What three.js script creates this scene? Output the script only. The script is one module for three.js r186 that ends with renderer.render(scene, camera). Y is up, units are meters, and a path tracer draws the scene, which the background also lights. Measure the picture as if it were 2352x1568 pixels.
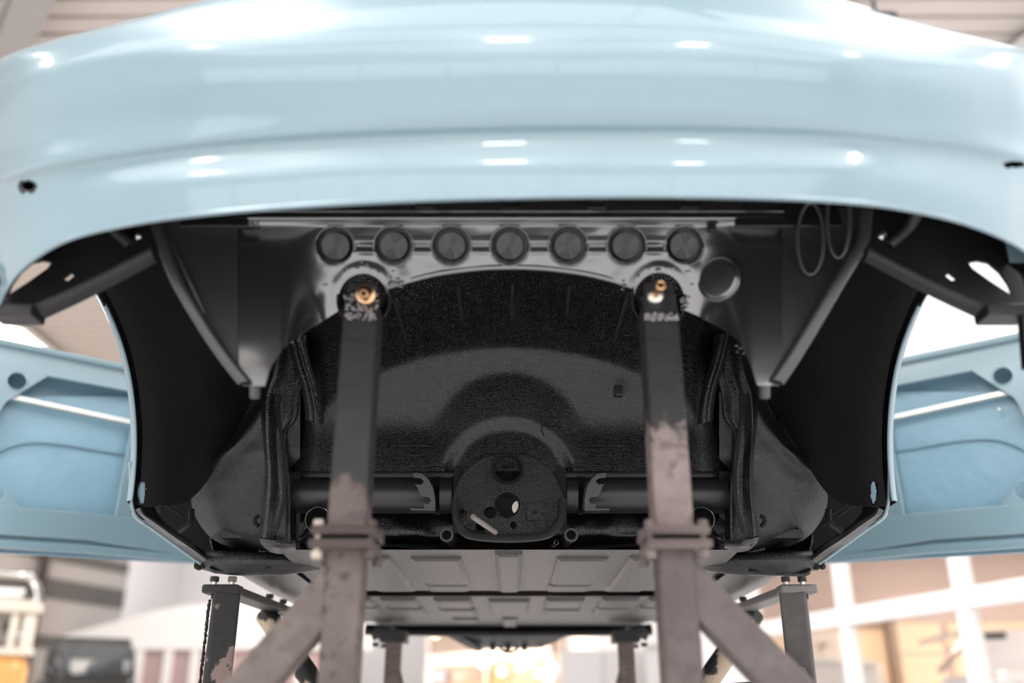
import * as THREE from 'three';
import { mergeGeometries } from 'three/addons/utils/BufferGeometryUtils.js';
import { RoundedBoxGeometry } from 'three/addons/geometries/RoundedBoxGeometry.js';
import { ImprovedNoise } from 'three/addons/math/ImprovedNoise.js';
import { RectAreaLightUniformsLib } from 'three/addons/lights/RectAreaLightUniformsLib.js';

// ------------------------------------------------------------------ camera, exposure, light
const FOCAL = 2150, PITCH = 22 * Math.PI / 180, EYE = 0.95;         // focal length in pixels of the 2352 x 1568 frame
const scene = new THREE.Scene();
scene.background = new THREE.Color(2.85, 2.79, 2.76);
const camera = new THREE.PerspectiveCamera(2 * Math.atan(784 / FOCAL) * 180 / Math.PI, 1.5, 0.05, 80);
camera.position.set(0, EYE, 0);
camera.lookAt(0, EYE + Math.sin(PITCH), -Math.cos(PITCH));
camera.focus = 2.1;
camera.userData.fStop = 1.3;
scene.add(camera);
const renderer = new THREE.WebGLRenderer({ antialias: true });
renderer.toneMapping = THREE.LinearToneMapping;
renderer.toneMappingExposure = 1.05;
renderer.shadowMap.enabled = true;
RectAreaLightUniformsLib.init();
const LAMP_POWER = 13, NEAR_POWER = 52, WARM_POWER = 40;
const CEILING = 6.0;

// ------------------------------------------------------------------ small helpers
const V = (x, y, z) => new THREE.Vector3(x, y, z);
const CP = Math.cos(PITCH), SP = Math.sin(PITCH);
const lerp = (a, b, t) => a + (b - a) * t;
const clamp = (x, a = 0, b = 1) => Math.min(b, Math.max(a, x));
const smooth = (a, b, x) => { const t = clamp((x - a) / (b - a)); return t * t * (3 - 2 * t); };
let seed = 7;
const rnd = () => { seed = (seed * 16807) % 2147483647; return seed / 2147483647; };
const perlin = new ImprovedNoise();
const noise = (x, y, z) => perlin.noise(x + 37.1, y + 11.7, z + 91.3);
const fbm = (x, y, z) => noise(x, y, z) * 0.55 + noise(x * 2.1, y * 2.1, z * 2.1) * 0.28 + noise(x * 4.3, y * 4.3, z * 4.3) * 0.17;
// a measured point: pixel of the frame and horizontal distance from the lens
function ray(px, py) { const u = (px - 1176) / FOCAL, v = (784 - py) / FOCAL; return V(u, v * CP + SP, v * SP - CP); }
function P(px, py, D) { const r = ray(px, py); const t = D / -r.z; return V(r.x * t, EYE + r.y * t, -D); }
function toPixel(p) { const y = p.y - EYE, f = y * SP - p.z * CP, u = y * CP + p.z * SP; return [1176 + FOCAL * p.x / f, 784 - FOCAL * u / f]; }
const frame = (o, ax, ay) => ({ o, ax, ay, an: V().crossVectors(ax, ay) });
const upright = (D, x = 0) => frame(V(x, EYE, -D), V(1, 0, 0), V(0, 1, 0));
function onPlane(f, px, py) {           // where the sight line through a pixel meets a plane: 2D in that plane
  const r = ray(px, py), c = V(0, EYE, 0), t = V().subVectors(f.o, c).dot(f.an) / r.dot(f.an), p = c.addScaledVector(r, t).sub(f.o);
  return [p.dot(f.ax), p.dot(f.ay)];
}
const planeMatrix = (f, x = 0, y = 0, z = 0) => new THREE.Matrix4().makeBasis(f.ax, f.ay, f.an).setPosition(V().copy(f.o).addScaledVector(f.ax, x).addScaledVector(f.ay, y).addScaledVector(f.an, z));
const latheMatrix = (f, x, y, z = 0) => new THREE.Matrix4().makeBasis(f.ax, f.an, V().copy(f.ay).negate()).setPosition(V().copy(f.o).addScaledVector(f.ax, x).addScaledVector(f.ay, y).addScaledVector(f.an, z));

const names = new Map();
function numbered(name) { const n = names.get(name) ?? 0; names.set(name, n + 1); return n ? `${name}_${String(n).padStart(3, '0')}` : name; }
function thing(name, label, category, group) {
  const g = new THREE.Group(); g.name = numbered(name); g.userData = { label, category }; if (group) g.userData.group = group;
  scene.add(g); return g;
}
function part(name, geo, mat, parent, label) {
  const m = new THREE.Mesh(Array.isArray(geo) ? merge(geo) : geo, mat); m.name = name; m.castShadow = m.receiveShadow = true;
  if (label) m.userData.label = label;
  parent.add(m); return m;
}
function structure(name, geo, mat, parent) {
  const m = new THREE.Mesh(Array.isArray(geo) ? merge(geo) : geo, mat); m.name = parent ? name : numbered(name); m.castShadow = m.receiveShadow = true;
  if (!parent) m.userData.kind = 'structure';
  (parent ?? scene).add(m); return m;
}
function settle(g, base) { g.position.copy(base); for (const c of g.children) c.position.sub(base); }   // parts were built in place; the group stands at its base
function merge(list) {
  return mergeGeometries(list.map((g) => { const h = g.index ? g.toNonIndexed() : g; for (const k of Object.keys(h.attributes)) if (!['position', 'normal', 'uv'].includes(k)) h.deleteAttribute(k); return h; }));
}
function spline(pts, t) {
  const n = pts.length - 1, x = clamp(t) * n, i = Math.min(n - 1, Math.floor(x)), f = x - i;
  const a = pts[Math.max(0, i - 1)], b = pts[i], c = pts[i + 1], d = pts[Math.min(n, i + 2)];
  const q = (k) => { const A = a[k], B = b[k], C = c[k], E = d[k]; return 0.5 * (2 * B + (C - A) * f + (2 * A - 5 * B + 4 * C - E) * f * f + (3 * B - A - 3 * C + E) * f * f * f); };
  return V(q('x'), q('y'), q('z'));
}
const table = (list, x) => { let i = 0; while (i < list.length - 2 && x > list[i + 1][0]) i++; const a = list[i], b = list[i + 1]; return lerp(a[1], b[1], clamp((x - a[0]) / (b[0] - a[0]))); };
// a smooth sheet through rows of points; thick > 0 gives it a second face and edges
function sheet(rows, { nu = 0, nv = 0, thick = 0, skip = null, side = 1 } = {}) {
  let g = rows;
  if (nu) g = g.map((r) => Array.from({ length: nu + 1 }, (_, i) => spline(r, i / nu)));
  if (nv) { const cols = g[0].map((_, j) => g.map((r) => r[j])); const fine = cols.map((c) => Array.from({ length: nv + 1 }, (_, i) => spline(c, i / nv))); g = Array.from({ length: nv + 1 }, (_, i) => fine.map((c) => c[i])); }
  const R = g.length, C = g[0].length, pos = [], uv = [], idx = [];
  const us = [0], vs = [0], mr = R >> 1, mc = C >> 1;
  for (let j = 1; j < C; j++) us.push(us[j - 1] + g[mr][j].distanceTo(g[mr][j - 1]));
  for (let i = 1; i < R; i++) vs.push(vs[i - 1] + g[i][mc].distanceTo(g[i - 1][mc]));
  for (let i = 0; i < R; i++) for (let j = 0; j < C; j++) { pos.push(g[i][j].x, g[i][j].y, g[i][j].z); uv.push(us[j], vs[i]); }
  const keep = (i, j) => !skip || !skip(V().addVectors(g[i][j], g[i + 1][j + 1]).multiplyScalar(0.5), j / (C - 1), i / (R - 1));
  const quads = [];
  for (let i = 0; i < R - 1; i++) for (let j = 0; j < C - 1; j++) if (keep(i, j)) { const a = i * C + j; quads.push([a, a + 1, a + C + 1, a + C]); }
  for (const [a, b, c, d] of quads) side > 0 ? idx.push(a, b, c, a, c, d) : idx.push(a, c, b, a, d, c);
  const geo = new THREE.BufferGeometry();
  geo.setAttribute('position', new THREE.Float32BufferAttribute(pos, 3)); geo.setAttribute('uv', new THREE.Float32BufferAttribute(uv, 2)); geo.setIndex(idx); geo.computeVertexNormals();
  if (!thick) return geo;
  const n = geo.attributes.normal.array, back = pos.map((p, k) => p - n[k] * thick), bi = [];
  for (let k = 0; k < idx.length; k += 3) bi.push(idx[k], idx[k + 2], idx[k + 1]);
  const bg = new THREE.BufferGeometry(); bg.setAttribute('position', new THREE.Float32BufferAttribute(back, 3)); bg.setAttribute('uv', new THREE.Float32BufferAttribute(uv, 2)); bg.setIndex(bi); bg.computeVertexNormals();
  const edges = new Map(); for (const q of quads) for (let k = 0; k < 4; k++) { const a = q[k], b = q[(k + 1) % 4], key = Math.min(a, b) + '_' + Math.max(a, b); edges.has(key) ? edges.delete(key) : edges.set(key, [a, b]); }
  const ep = [], eu = []; const put = (arr, k) => { ep.push(arr[3 * k], arr[3 * k + 1], arr[3 * k + 2]); eu.push(uv[2 * k], uv[2 * k + 1]); };
  for (const [a, b] of edges.values()) { put(pos, a); put(back, a); put(pos, b); put(pos, b); put(back, a); put(back, b); }
  const eg = new THREE.BufferGeometry(); eg.setAttribute('position', new THREE.Float32BufferAttribute(ep, 3)); eg.setAttribute('uv', new THREE.Float32BufferAttribute(eu, 2)); eg.computeVertexNormals();
  return { face: geo, back: bg, edge: eg, all: () => merge([geo, bg, eg]) };
}
// a flat plate in a plane, outline in that plane's metres
function plate(f, outline, depth, { holes = [], bevel = 0, z = 0 } = {}) {
  const s = new THREE.Shape(outline.map(([x, y]) => new THREE.Vector2(x, y)));
  for (const h of holes) s.holes.push(new THREE.Path(h.map(([x, y]) => new THREE.Vector2(x, y))));
  const b = Math.min(bevel, depth / 3);
  return new THREE.ExtrudeGeometry(s, { depth: depth - 2 * b, bevelEnabled: b > 0, bevelThickness: b, bevelSize: b, bevelOffset: -b, bevelSegments: 2, curveSegments: 8 }).applyMatrix4(planeMatrix(f, 0, 0, z + b));
}
const outline = (f, list) => list.map(([x, y]) => onPlane(f, x, y));
const curve2 = (pts, n, closed = true) => new THREE.SplineCurve((closed ? [...pts, pts[0]] : pts).map(([x, y]) => new THREE.Vector2(x, y))).getPoints(n).slice(0, closed ? n : n + 1).map((p) => [p.x, p.y]);
const circle = (x, y, rx, ry = rx, n = 32) => Array.from({ length: n }, (_, i) => [x + rx * Math.cos(i / n * 2 * Math.PI), y + ry * Math.sin(i / n * 2 * Math.PI)]);
function between(a, b, up = V(0, 1, 0)) {   // frame whose z runs from a to b
  const z = V().subVectors(b, a).normalize(), x = V().crossVectors(up, z); if (x.lengthSq() < 1e-6) x.set(1, 0, 0); x.normalize();
  return new THREE.Matrix4().makeBasis(x, V().crossVectors(z, x), z).setPosition(a);
}
function rod(a, b, r, { r2 = r, seg = 20, open = false, steps = 1 } = {}) { const L = a.distanceTo(b); return new THREE.CylinderGeometry(r2, r, L, seg, steps, open).rotateX(Math.PI / 2).translate(0, 0, L / 2).applyMatrix4(between(a, b)); }
function bar(a, b, w, h, { up = V(0, 1, 0), r = 0.004, steps = 1 } = {}) {    // square section with rounded corners
  const L = a.distanceTo(b), x = w / 2, y = h / 2, q = Math.min(r, x * 0.9, y * 0.9), s = new THREE.Shape();
  s.moveTo(-x + q, -y); s.lineTo(x - q, -y); s.absarc(x - q, -y + q, q, -Math.PI / 2, 0); s.lineTo(x, y - q); s.absarc(x - q, y - q, q, 0, Math.PI / 2); s.lineTo(-x + q, y); s.absarc(-x + q, y - q, q, Math.PI / 2, Math.PI); s.lineTo(-x, -y + q); s.absarc(-x + q, -y + q, q, Math.PI, 1.5 * Math.PI);
  return new THREE.ExtrudeGeometry(s, { depth: L, steps, bevelEnabled: false, curveSegments: 4 }).applyMatrix4(between(a, b, up));
}
function fineBar(a, b, w, h, { up = V(0, 1, 0), r = 0.006, step = 0.004 } = {}) {   // the same bar with a fine skin for blotched paint
  const L = a.distanceTo(b), m = between(a, b, up), x = w / 2, y = h / 2, ring = [], n = Math.max(2, Math.round(L / step));
  for (const [cx, cy, a0] of [[x - r, y - r, 0], [-x + r, y - r, 1], [-x + r, -y + r, 2], [x - r, -y + r, 3]]) {
    for (let k = 0; k <= 4; k++) { const t = (a0 + k / 4) * Math.PI / 2; ring.push([cx + r * Math.cos(t), cy + r * Math.sin(t)]); }
    const e = a0 % 2 ? h - 2 * r : w - 2 * r, c = Math.max(1, Math.round(e / step)), last = ring[ring.length - 1], d = [[-1, 0], [0, -1], [1, 0], [0, 1]][a0];
    for (let k = 1; k < c; k++) ring.push([last[0] + d[0] * e * k / c, last[1] + d[1] * e * k / c]);
  }
  ring.push(ring[0]);
  return sheet(Array.from({ length: n + 1 }, (_, i) => ring.map(([u, v]) => V(u, v, L * i / n).applyMatrix4(m))), { side: -1 });
}
const box = (x, y, z, w, h, d, r = 0.004) => new RoundedBoxGeometry(w, h, d, 2, Math.min(r, w / 2.1, h / 2.1, d / 2.1)).translate(x, y, z);
function tube(pts, r, { seg = 8, n = 40, closed = false } = {}) { return new THREE.TubeGeometry(new THREE.CatmullRomCurve3(pts, closed, 'centripetal'), n, r, seg, closed); }
const pipe = (a, b, r, wall, seg = 28) => { const L = a.distanceTo(b); return new THREE.LatheGeometry([[r - wall, 0], [r, 0], [r, L], [r - wall, L], [r - wall, 0]].map(([x, y]) => new THREE.Vector2(x, y)), seg).rotateX(Math.PI / 2).applyMatrix4(between(a, b)); };
const lathe = (prof, seg = 40) => new THREE.LatheGeometry(prof.map(([x, y]) => new THREE.Vector2(x, y)), seg);
function boltGeo(p, up, rHead, hHead, rShank, hShank) {   // socket-head screw pointing along up from p, screwed through a plate
  const prof = [[0, -0.012], [rShank, -0.012], [rShank, hShank], [rHead, hShank], [rHead, hShank + hHead * 0.92], [rHead * 0.93, hShank + hHead], [rHead * 0.5, hShank + hHead], [rHead * 0.5, hShank + hHead * 0.5], [0, hShank + hHead * 0.5]];
  return { prof, p, up };
}
function paint(geo, fn) {   // vertex colours (linear)
  const p = geo.attributes.position, c = new Float32Array(p.count * 3), v = V();
  for (let i = 0; i < p.count; i++) { v.fromBufferAttribute(p, i); const k = fn(v); c.set(k, 3 * i); }
  geo.setAttribute('color', new THREE.BufferAttribute(c, 3)); return geo;
}

// ------------------------------------------------------------------ textures and materials
function noiseMap(size, cells, octaves, fn = (x) => x) {
  const data = new Uint8Array(size * size * 4), layers = [];
  for (let o = 0; o < octaves; o++) { const c = cells << o, g = new Float32Array(c * c); for (let i = 0; i < g.length; i++) g[i] = rnd(); layers.push([c, g, 0.55 ** o]); }
  const total = layers.reduce((s, l) => s + l[2], 0);
  for (let y = 0; y < size; y++) for (let x = 0; x < size; x++) {
    let s = 0;
    for (const [c, g, w] of layers) {
      const fx = x / size * c, fy = y / size * c, ix = Math.floor(fx), iy = Math.floor(fy), tx = fx - ix, ty = fy - iy, sx = tx * tx * (3 - 2 * tx), sy = ty * ty * (3 - 2 * ty);
      const a = g[(iy % c) * c + ix % c], b = g[(iy % c) * c + (ix + 1) % c], d = g[((iy + 1) % c) * c + ix % c], e = g[((iy + 1) % c) * c + (ix + 1) % c];
      s += w * lerp(lerp(a, b, sx), lerp(d, e, sx), sy);
    }
    const q = Math.round(255 * clamp(fn(s / total)));
    data.set([q, q, q, 255], 4 * (y * size + x));
  }
  const t = new THREE.DataTexture(data, size, size); t.wrapS = t.wrapT = THREE.RepeatWrapping; t.magFilter = THREE.LinearFilter; t.minFilter = THREE.LinearMipmapLinearFilter; t.generateMipmaps = true; t.needsUpdate = true; return t;
}
const withRepeat = (t, r, s = r) => { const c = t.clone(); c.repeat.set(r, s); c.needsUpdate = true; return c; };
function pebbleMap(size, cells) {      // rounded grains of sprayed coating
  const px = [], py = [], ph = []; for (let i = 0; i < cells * cells; i++) { px.push(rnd()); py.push(rnd()); ph.push(0.55 + 0.45 * rnd()); }
  const data = new Uint8Array(size * size * 4);
  for (let y = 0; y < size; y++) for (let x = 0; x < size; x++) {
    const fx = x / size * cells, fy = y / size * cells, ix = Math.floor(fx), iy = Math.floor(fy); let a = 9, b = 9, h = 0;
    for (let j = -1; j <= 1; j++) for (let i = -1; i <= 1; i++) { const k = ((iy + j + cells) % cells) * cells + (ix + i + cells) % cells, d = Math.hypot(ix + i + px[k] - fx, iy + j + py[k] - fy); if (d < a) { b = a; a = d; h = ph[k]; } else if (d < b) b = d; }
    const q = Math.round(255 * clamp(h * smooth(0.0, 0.55, b - a))); data.set([q, q, q, 255], 4 * (y * size + x));
  }
  const t = new THREE.DataTexture(data, size, size); t.wrapS = t.wrapT = THREE.RepeatWrapping; t.magFilter = THREE.LinearFilter; t.minFilter = THREE.LinearMipmapLinearFilter; t.generateMipmaps = true; t.needsUpdate = true; return t;
}
const pebble = pebbleMap(768, 64);
const cloud = noiseMap(512, 8, 5, (s) => smooth(0.25, 0.75, s));
const std = (o) => new THREE.MeshStandardMaterial(o), phys = (o) => new THREE.MeshPhysicalMaterial(o);
const rgb = (r, g, b) => new THREE.Color().setRGB(r, g, b);
const M = {
  bluePaint: phys({ color: rgb(0.16, 0.248, 0.285), roughness: 0.3, ior: 1.65, clearcoat: 1, clearcoatRoughness: 0.055 }),
  blueInner: phys({ color: rgb(0.17, 0.30, 0.375), roughness: 0.4, clearcoat: 0.7, clearcoatRoughness: 0.12, bumpMap: withRepeat(cloud, 3), bumpScale: 0.0008 }),
  black: std({ color: rgb(0.006, 0.006, 0.0065), roughness: 0.5 }),
  satin: phys({ color: rgb(0.018, 0.0175, 0.019), roughness: 0.25, ior: 2.333, clearcoat: 1, clearcoatRoughness: 0.14 }),
  satinSide: phys({ color: rgb(0.02, 0.0195, 0.021), roughness: 0.42, ior: 1.75 }),
  disc: phys({ color: rgb(0.024, 0.0235, 0.025), roughness: 0.32, ior: 2.333, bumpMap: withRepeat(cloud, 8, 30), bumpScale: 0.0002 }),
  housing: phys({ color: rgb(0.005, 0.005, 0.0052), roughness: 0.62, specularIntensity: 0.25, bumpMap: withRepeat(pebble, 4), bumpScale: 0.0004 }),
  under: phys({ color: rgb(0.004, 0.004, 0.0042), roughness: 0.29, ior: 1.52, bumpMap: withRepeat(pebble, 4), bumpScale: 0.0005 }),
  underFine: phys({ color: rgb(0.004, 0.004, 0.004), roughness: 0.3, ior: 1.45, bumpMap: withRepeat(pebble, 5), bumpScale: 0.0010 }),
  floorPan: phys({ color: rgb(0.036, 0.032, 0.029), roughness: 0.42, ior: 1.8, bumpMap: withRepeat(pebble, 3.2), bumpScale: 0.0022 }),
  weld: phys({ color: rgb(0.045, 0.044, 0.045), roughness: 0.16, ior: 2.2, clearcoat: 1 }),
  weldBright: std({ color: rgb(0.30, 0.285, 0.285), roughness: 0.3, metalness: 0.8 }),
  brass: std({ color: rgb(0.78, 0.50, 0.27), roughness: 0.28, metalness: 1 }),
  zinc: std({ color: rgb(0.62, 0.6, 0.55), roughness: 0.3, metalness: 1 }),
  hole: std({ color: rgb(0.004, 0.004, 0.004), roughness: 0.9 }),
  steelDark: std({ color: rgb(0.045, 0.042, 0.041), roughness: 0.5, metalness: 0.3, bumpMap: withRepeat(cloud, 6), bumpScale: 0.0006 }),
  painted: phys({ vertexColors: true, roughness: 0.55, specularIntensity: 0.7, bumpMap: withRepeat(cloud, 5), bumpScale: 0.0007 }),
  strip: std({ color: rgb(0.66, 0.66, 0.61), roughness: 0.3, metalness: 0.85 }),
  white: std({ color: rgb(0.82, 0.80, 0.79), roughness: 0.75 }),
  whiteGloss: phys({ color: rgb(0.84, 0.83, 0.81), roughness: 0.35, clearcoat: 0.6 }),
  glass: phys({ color: rgb(0.97, 0.98, 0.98), transmission: 1, thickness: 0, roughness: 0.02, ior: 1.45 }),
  lampFace: std({ color: rgb(0.9, 0.9, 0.9), emissive: rgb(1, 0.97, 0.94), emissiveIntensity: 6 }),
};

// ------------------------------------------------------------------ the hall
// plan coordinates: (x, D) with D the distance in front of the lens
function wall(name, a, b, y0, y1, mat, thick = 0.15, parent) {
  const A = V(a[0], 0, -a[1]), B = V(b[0], 0, -b[1]), L = A.distanceTo(B), m = new THREE.Matrix4().makeBasis(V().subVectors(B, A).normalize(), V(0, 1, 0), V().crossVectors(V().subVectors(B, A).normalize(), V(0, 1, 0))).setPosition(A);
  return structure(name, new THREE.BoxGeometry(L, y1 - y0, thick).translate(L / 2, (y0 + y1) / 2, -thick / 2).applyMatrix4(m), mat, parent);
}
const wallMat = std({ color: rgb(0.79, 0.78, 0.785), roughness: 0.85, bumpMap: withRepeat(cloud, 0.5), bumpScale: 0.001 });
const floorMat = std({ color: rgb(0.70, 0.695, 0.70), roughness: 0.5, bumpMap: withRepeat(cloud, 0.4), bumpScale: 0.001 });
const boardMat = std({ color: rgb(0.62, 0.56, 0.515), roughness: 0.7 });
const claddingMat = std({ color: rgb(0.40, 0.375, 0.355), roughness: 0.6 });
const girtMat = std({ color: rgb(0.10, 0.095, 0.092), roughness: 0.6 });
const redSteel = std({ color: rgb(0.06, 0.036, 0.03), roughness: 0.6 });
const woodMat = std({ color: rgb(0.86, 0.72, 0.58), roughness: 0.5, bumpMap: withRepeat(cloud, 0.4, 6), bumpScale: 0.001 });
const mauve = std({ color: rgb(0.62, 0.55, 0.56), roughness: 0.9 });

structure('floor', new THREE.BoxGeometry(40, 0.2, 46).translate(1, -0.1, -8), floorMat);
{
  // three unseen rooflights added behind the photographer, to be mirrored as the bright upper band of the tail
  const lights = [[-0.8, -3.1], [-3.4, -5.9], [-6.2, -8.8]], slab = (x0, x1, d0, d1) => new THREE.BoxGeometry(x1 - x0, 0.2, Math.abs(d1 - d0)).translate((x0 + x1) / 2, CEILING + 0.25, -(d0 + d1) / 2);
  const roof = structure('ceiling', [slab(-19, 21, 31, -0.8), slab(-19, 21, -3.1, -3.4), slab(-19, 21, -5.9, -6.2), slab(-19, 21, -8.8, -15), ...lights.flatMap(([a, b]) => [slab(-19, -8, a, b), slab(7, 21, a, b)])], boardMat);
  for (const [a, b] of lights) {
    const y = CEILING + 0.3, fm = std({ color: rgb(0.8, 0.79, 0.78), roughness: 0.5 }), win = structure('window_3', [bar(V(-8, y, -a), V(7, y, -a), 0.05, 0.08), bar(V(-8, y, -b), V(7, y, -b), 0.05, 0.08)], fm);
    for (let i = 0; i < 5; i++) { structure('pane', sheet([[V(-8 + i * 3, y, -a), V(-5 + i * 3, y, -a)], [V(-8 + i * 3, y, -b), V(-5 + i * 3, y, -b)]]), M.glass, win); structure('glazing_bar', bar(V(-8 + i * 3, y, -a), V(-8 + i * 3, y, -b), 0.03, 0.05), fm, win); }
  }
  const board = new RoundedBoxGeometry(36, 0.06, 0.168, 1, 0.012);
  for (let i = 0; i < 150; i++) { if (lights.some(([a, c]) => -(7 - i * 0.2) < a + 0.1 && -(7 - i * 0.2) > c - 0.1)) continue; const b = structure('ceiling_board', board, boardMat, roof); b.position.set(1, CEILING + 0.125, 7 - i * 0.2); }
}
// left hall side, far wall, right side with the glazed partition, wall behind the photographer
wall('wall_left', [-11.5, 9], [-11.5, -9], 0, CEILING, wallMat);
wall('wall_back', [-11.5, -9], [9.2, -9], 0, 0.3, wallMat);
wall('wall_back', [-11.5, -9], [9.2, -9], 5.75, CEILING, wallMat);
wall('wall_back', [-11.5, -9], [-11.4, -9], 0.3, 5.75, wallMat); wall('wall_back', [7.8, -9], [9.2, -9], 0.3, 5.75, wallMat);
{ // added, unseen window band behind the photographer: its daylight fills the tail from the front
  const fm = std({ color: rgb(0.8, 0.79, 0.78), roughness: 0.5 });
  const win = structure('window_2', [bar(V(-11.4, 0.35, 9.05), V(7.8, 0.35, 9.05), 0.14, 0.1), bar(V(-11.4, 5.7, 9.05), V(7.8, 5.7, 9.05), 0.14, 0.1)], fm);
  for (let i = -1; i <= 7; i++) structure('mullion', bar(V(-9 + i * 2.4, 0.3, 9.05), V(-9 + i * 2.4, 5.75, 9.05), 0.05, 0.08, { up: V(1, 0, 0) }), fm, win);
  for (let i = -1; i < 7; i++) for (const [y0, y1] of [[0.4, 5.65]]) structure('pane', sheet([[V(-8.95 + i * 2.4, y0, 9.05), V(-6.65 + i * 2.4, y0, 9.05)], [V(-8.95 + i * 2.4, y1, 9.05), V(-6.65 + i * 2.4, y1, 9.05)]]), M.glass, win);
}
wall('wall_far', [0.8, 22], [-7.7, 22], 0, CEILING, wallMat);
wall('wall_return', [1.43, 14], [0.8, 22], 0, CEILING, wallMat);
wall('wall_right_far', [2.6, 10.45], [1.43, 14], 0, CEILING, wallMat);
const along = (D) => [3.74 - 0.33 * (D - 7), D];
wall('wall_right_upper', along(10.45), along(-9), 3.05, CEILING, wallMat, 0.16);
wall('wall_right_lower', along(10.45), along(-9), 0, 1.0, wallMat, 0.16);
wall('wall_right_near', along(4.2), along(-9), 1.0, 3.05, wallMat, 0.16);
{ // clad end of the left bay with its steel rails
  const a = [-11.6, 13.8], b = [-7.7, 18.8];
  const w = wall('wall_clad', [-7.7, 18.8], [-11.5, 9], 0, CEILING, claddingMat);
  const at = (t, y, off = 0.1) => V(lerp(-7.7, -11.5, t) + off * 0.93, y, -lerp(18.8, 9, t) + off * 0.36);
  for (const y of [1.35, 2.22, 3.12, 3.7, 4.5, 5.3]) structure('wall_rail', bar(at(0, y), at(1, y), 0.16, y > 3 && y < 3.5 ? 0.34 : 0.2), girtMat, w);
  for (const t of [0.205, 0.62]) structure('wall_post', bar(at(t, 0, 0.3), at(t, CEILING, 0.3), 0.13, 0.13, { up: V(1, 0, 0) }), redSteel, w);
  wall('wall_corner', [-7.7, 22], [-7.7, 18.8], 0, CEILING, wallMat);
}
{ // grey duct on the far white wall
  const o = thing('wall_duct', 'tall narrow grey-brown duct running down the white far wall above the parked vehicles', 'duct');
  const p = P(368, 1400, 21.8), q = V(p.x, CEILING - 0.3, p.z);
  part('duct_box', bar(V(p.x, p.y, p.z), q, 0.3, 0.2, { up: V(1, 0, 0) }), std({ color: rgb(0.36, 0.33, 0.31), roughness: 0.6 }), o);
  for (let i = 0; i < 4; i++) part('duct_collar', box(p.x, p.y + 0.04 + i * 0.95, p.z, 0.33, 0.05, 0.23), std({ color: rgb(0.36, 0.33, 0.31), roughness: 0.6 }), o);
  settle(o, p.clone());
}
{ // steel rafters under the ceiling, top left and above
  const steel = std({ color: rgb(0.36, 0.34, 0.33), roughness: 0.5 });
  const g = thing('roof_beam', 'grey steel roof beam crossing the boarded ceiling at top left', 'beam');
  const a = P(88, -30, 5.2), b = P(14, 125, 6.1); const d = V().subVectors(b, a).setY(0).normalize(), c = V((a.x + b.x) / 2, CEILING - 0.1, (a.z + b.z) / 2);
  part('flange', [bar(c.clone().addScaledVector(d, -9).setY(CEILING), c.clone().addScaledVector(d, 9).setY(CEILING), 0.24, 0.03), bar(c.clone().addScaledVector(d, -9).setY(CEILING - 0.3), c.clone().addScaledVector(d, 9).setY(CEILING - 0.3), 0.24, 0.03)], steel, g);
  part('web', bar(c.clone().addScaledVector(d, -9).setY(CEILING - 0.15), c.clone().addScaledVector(d, 9).setY(CEILING - 0.15), 0.03, 0.3), steel, g);
  settle(g, c);
  const k = thing('ceiling_duct', 'dark pipe hanging under the ceiling behind the upper right edge of the body', 'pipe');
  const p = P(1850, -25, 5.6), q = P(2035, 2, 5.6);
  part('pipe_run', rod(V(p.x - 1.2, CEILING - 0.35, p.z), V(q.x, CEILING - 0.28, q.z), 0.13), std({ color: rgb(0.03, 0.03, 0.032), roughness: 0.5 }), k);
  for (const hx of [p.x, q.x - 0.1]) part('hanger', bar(V(hx, CEILING, p.z), V(hx, CEILING - 0.3, p.z), 0.02, 0.02, { up: V(1, 0, 0) }), std({ color: rgb(0.03, 0.03, 0.032), roughness: 0.5 }), k);
  settle(k, V(p.x, CEILING, p.z));
  const c2 = thing('ceiling_cable', 'thin loose cables under the ceiling beside the dark pipe', 'cable');
  const cb = std({ color: rgb(0.12, 0.10, 0.085), roughness: 0.6 });
  for (const l of [[[2090, 22], [2120, 12], [2140, -10]], [[2130, 30], [2175, 28], [2205, 15]]]) part('cable', tube(l.map(([x, y]) => { const t = P(x, y, 5.9); return t; }), 0.011), cb, c2);
  settle(c2, P(2130, 10, 5.9));
}

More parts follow.
